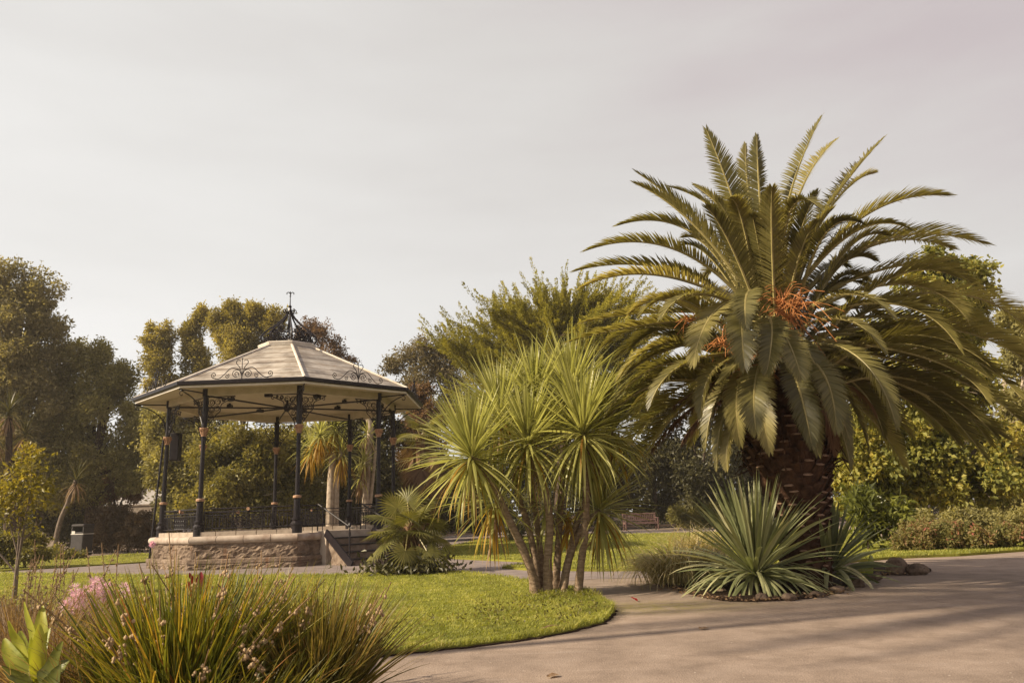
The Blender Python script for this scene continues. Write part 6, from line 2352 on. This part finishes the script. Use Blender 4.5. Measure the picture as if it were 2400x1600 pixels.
leafy('red_canna', 'dark red canna flower and leaves rising behind the green grass clump', 'plant', gz(452, 6.2),
      [(452, 1400, 445, 1335, 26, .6), (456, 1400, 470, 1342, 22, .3), (450, 1410, 440, 1360, 24, .5), (455, 1440, 462, 1380, 20, .8)], 6.2, 272, M['redleaf'])
rng = np.random.default_rng(280)
for i, (x, y, Y, lab) in enumerate([(425, 1430, 6.0, 'silvery leaved plant left of the dark red canna'), (475, 1420, 6.3, 'silvery leaved plant right of the dark red canna')]):
    b = gz(x, Y)
    t = thing('silver_plant', b, lab, 'plant', 'silvery plants in the foreground bed')
    c = P(x, y, Y)
    mb = MB()
    for k in range(26):
        d = unit(rng.normal(size=3) * np.array([.6, .5, .3]) + UP)
        p = c + d * rng.random() * .18 - UP * .12
        mb.add(np.zeros((0, 3)))
        leaves(mb, np.repeat(p[None], 6, 0), rng.normal(size=(6, 3)) + UP, .07, .022, rng.random(6), rng)
    mb.build('foliage', M['silver'], t)
    mb = MB()
    mb.tube([b, c], .006, 5)
    mb.build('stem', M['stalk'], t)
# two small flower stems crossing the plinth, a fallen red leaf on the tarmac
t = thing('purple_flower', gz(352, 5.6), 'single purple flower head on a thin stem left of the bandstand plinth', 'flower')
h = P(357, 1275, 5.6)
mb = MB()
mb.tube(curve([gz(352, 5.6), (gz(352, 5.6) + h) / 2 + [.02, 0, 0], h], 8), .003, 4)
mb.build('stem', M['rachis'], t)
mb = MB()
d = unit(np.random.default_rng(1).normal(size=(60, 3)) + UP * .3)
leaves(mb, h + d * .006, d, .022, .010, np.random.default_rng(2).random(60), np.random.default_rng(3))
mb.build('flower_head', M['pink'], t)
rng = np.random.default_rng(290)
for i, (x, y, mat, lab) in enumerate([(1494, 1410, 'redleaf', 'curled red fallen leaf on the mossy tarmac'), (1442, 1424, 'cord_dead', 'pale dry leaf at the tip of the lawn'), (1250, 1481, 'cord_dead', 'brown strap leaf lying along the lawn edge'), (1640, 1476, 'cord_dead', 'tiny pale leaf lying alone on the road in front of the palm'), (1310, 1584, 'cord_dead', 'pale leaf scrap at the bottom of the road')]):
    g = G(x, y)
    mb = MB()
    a = rng.random() * 6
    ln = .10 if i != 2 else .45
    d = np.array([math.cos(a), math.sin(a), 0]) if i not in (2,) else np.array([.95, .30, 0])
    broad_leaf(mb, g + UP * .012, g + d * ln + UP * (.05 if i == 0 else .015), .05 if i != 2 else .03, rng, .6, normal=(0.1, 0, 1))
    o = mb.build('fallen_leaf', M[mat])
    tag(o, lab, 'leaf', 'fallen leaves')
# leaf litter along the palm bed edge
n = 500
mb = MB()
k = rng.integers(0, 22, n)
e = ISL[k % len(ISL)] + (ISL[(k + 1) % len(ISL)] - ISL[k % len(ISL)]) * rng.random((n, 1)) + rng.normal(size=(n, 2)) * .10
leaves(mb, np.concatenate([e, np.full((n, 1), .035)], 1), rng.normal(size=(n, 3)) * np.array([1, 1, .15]), .05, .02, rng.random(n), rng)
tag(mb.build('leaf_litter', M['cord_dead']), 'dry leaf litter along the edge of the palm bed', 'leaf litter', kind='stuff')

# thin sunlit haze that fades the far trees
hz = MB()
hz.box((5, 28, 7), (120, 92, 16.2))
hz = hz.build('haze', newhaze())
hz['kind'] = 'stuff'

# ------------------------------------------------------------------ light, sky, camera
SUN_EL, SUN_AZ = R_(33), R_(107)   # azimuth: degrees left of the view axis, behind the scene
sdir = np.array([-math.sin(SUN_AZ) * math.cos(SUN_EL), math.cos(SUN_AZ) * math.cos(SUN_EL), math.sin(SUN_EL)])
sl = bpy.data.lights.new('sun', 'SUN')
sl.energy = 5.0
sl.angle = R_(1.0)
sl.color = (1.0, .84, .62)
so = bpy.data.objects.new('sun', sl)
so.rotation_euler = Vector(sdir).to_track_quat('Z', 'Y').to_euler()
so.location = (-20, 10, 30)
COL.objects.link(so)

w = bpy.data.worlds.new('World')
SC.world = w
w.use_nodes = True
nt = w.node_tree
nt.nodes.clear()
L = nt.links
out = nt.nodes.new('ShaderNodeOutputWorld')
sky = nt.nodes.new('ShaderNodeTexSky')
sky.sky_type = 'NISHITA'
sky.sun_disc = False
sky.sun_elevation = SUN_EL
sky.sun_rotation = -SUN_AZ
sky.dust_density = 3
bg1 = nt.nodes.new('ShaderNodeBackground')
bg1.inputs['Strength'].default_value = .10
L.new(sky.outputs[0], bg1.inputs['Color'])
# thin high cloud: brighter towards the sun, faint streaks
geo = nt.nodes.new('ShaderNodeTexCoord')
dot = nd(nt, 'ShaderNodeVectorMath', operation='DOT_PRODUCT')
L.new(geo.outputs['Generated'], dot.inputs[0])
sh = unit(np.array([-.93, .36, .05]))
dot.inputs[1].default_value = tuple(sh)
mp = nd(nt, 'ShaderNodeMapping')
mp.inputs['Scale'].default_value = (1.2, 1.2, 5.0)
L.new(geo.outputs['Generated'], mp.inputs['Vector'])
nz = nd(nt, 'ShaderNodeTexNoise')
nz.inputs['Scale'].default_value = 2.2
nz.inputs['Detail'].default_value = 6
nz.inputs['Roughness'].default_value = .5
L.new(mp.outputs[0], nz.inputs['Vector'])
sepz = nd(nt, 'ShaderNodeSeparateXYZ')
L.new(geo.outputs['Generated'], sepz.inputs[0])
m1 = nd(nt, 'ShaderNodeMath', operation='MULTIPLY_ADD')
L.new(dot.outputs['Value'], m1.inputs[0])
m1.inputs[1].default_value = .21
m1.inputs[2].default_value = .71
m2 = nd(nt, 'ShaderNodeMath', operation='MULTIPLY_ADD')
L.new(sepz.outputs[2], m2.inputs[0])
m2.inputs[1].default_value = -.36
L.new(m1.outputs[0], m2.inputs[2])
m3 = nd(nt, 'ShaderNodeMath', operation='MULTIPLY_ADD')
L.new(nz.outputs['Fac'], m3.inputs[0])
m3.inputs[1].default_value = .20
L.new(m2.outputs[0], m3.inputs[2])
cr = ramp(nt, [(.42, (.475, .395, .415)), (.58, (.605, .535, .53)), (.68, (.70, .668, .635)), (.80, (.81, .79, .755)), (.95, (.93, .91, .88))])
L.new(m3.outputs[0], cr.inputs['Fac'])
bg2 = nt.nodes.new('ShaderNodeBackground')
L.new(cr.outputs[0], bg2.inputs['Color'])
bg2.inputs['Strength'].default_value = .63
mx = nt.nodes.new('ShaderNodeMixShader')
mx.inputs['Fac'].default_value = .93
L.new(bg1.outputs[0], mx.inputs[1])
L.new(bg2.outputs[0], mx.inputs[2])
L.new(mx.outputs[0], out.inputs['Surface'])

cam = bpy.data.cameras.new('camera')
cam.lens = FOC / 2400 * 36
cam.sensor_width = 36
cam.clip_start = .05
cam.clip_end = 3000
co = bpy.data.objects.new('camera', cam)
COL.objects.link(co)
mat = Matrix((AX_R, AX_U, -AX_F)).transposed().to_4x4()
mat.translation = Vector(CAM)
co.matrix_world = mat
SC.camera = co

SC.view_settings.view_transform = 'Standard'
SC.view_settings.look = 'None'
SC.view_settings.exposure = .74
SC.view_settings.gamma = 1
SC.cycles.max_bounces = 6
SC.cycles.diffuse_bounces = 3
SC.cycles.transmission_bounces = 4
SC.cycles.use_denoising = True
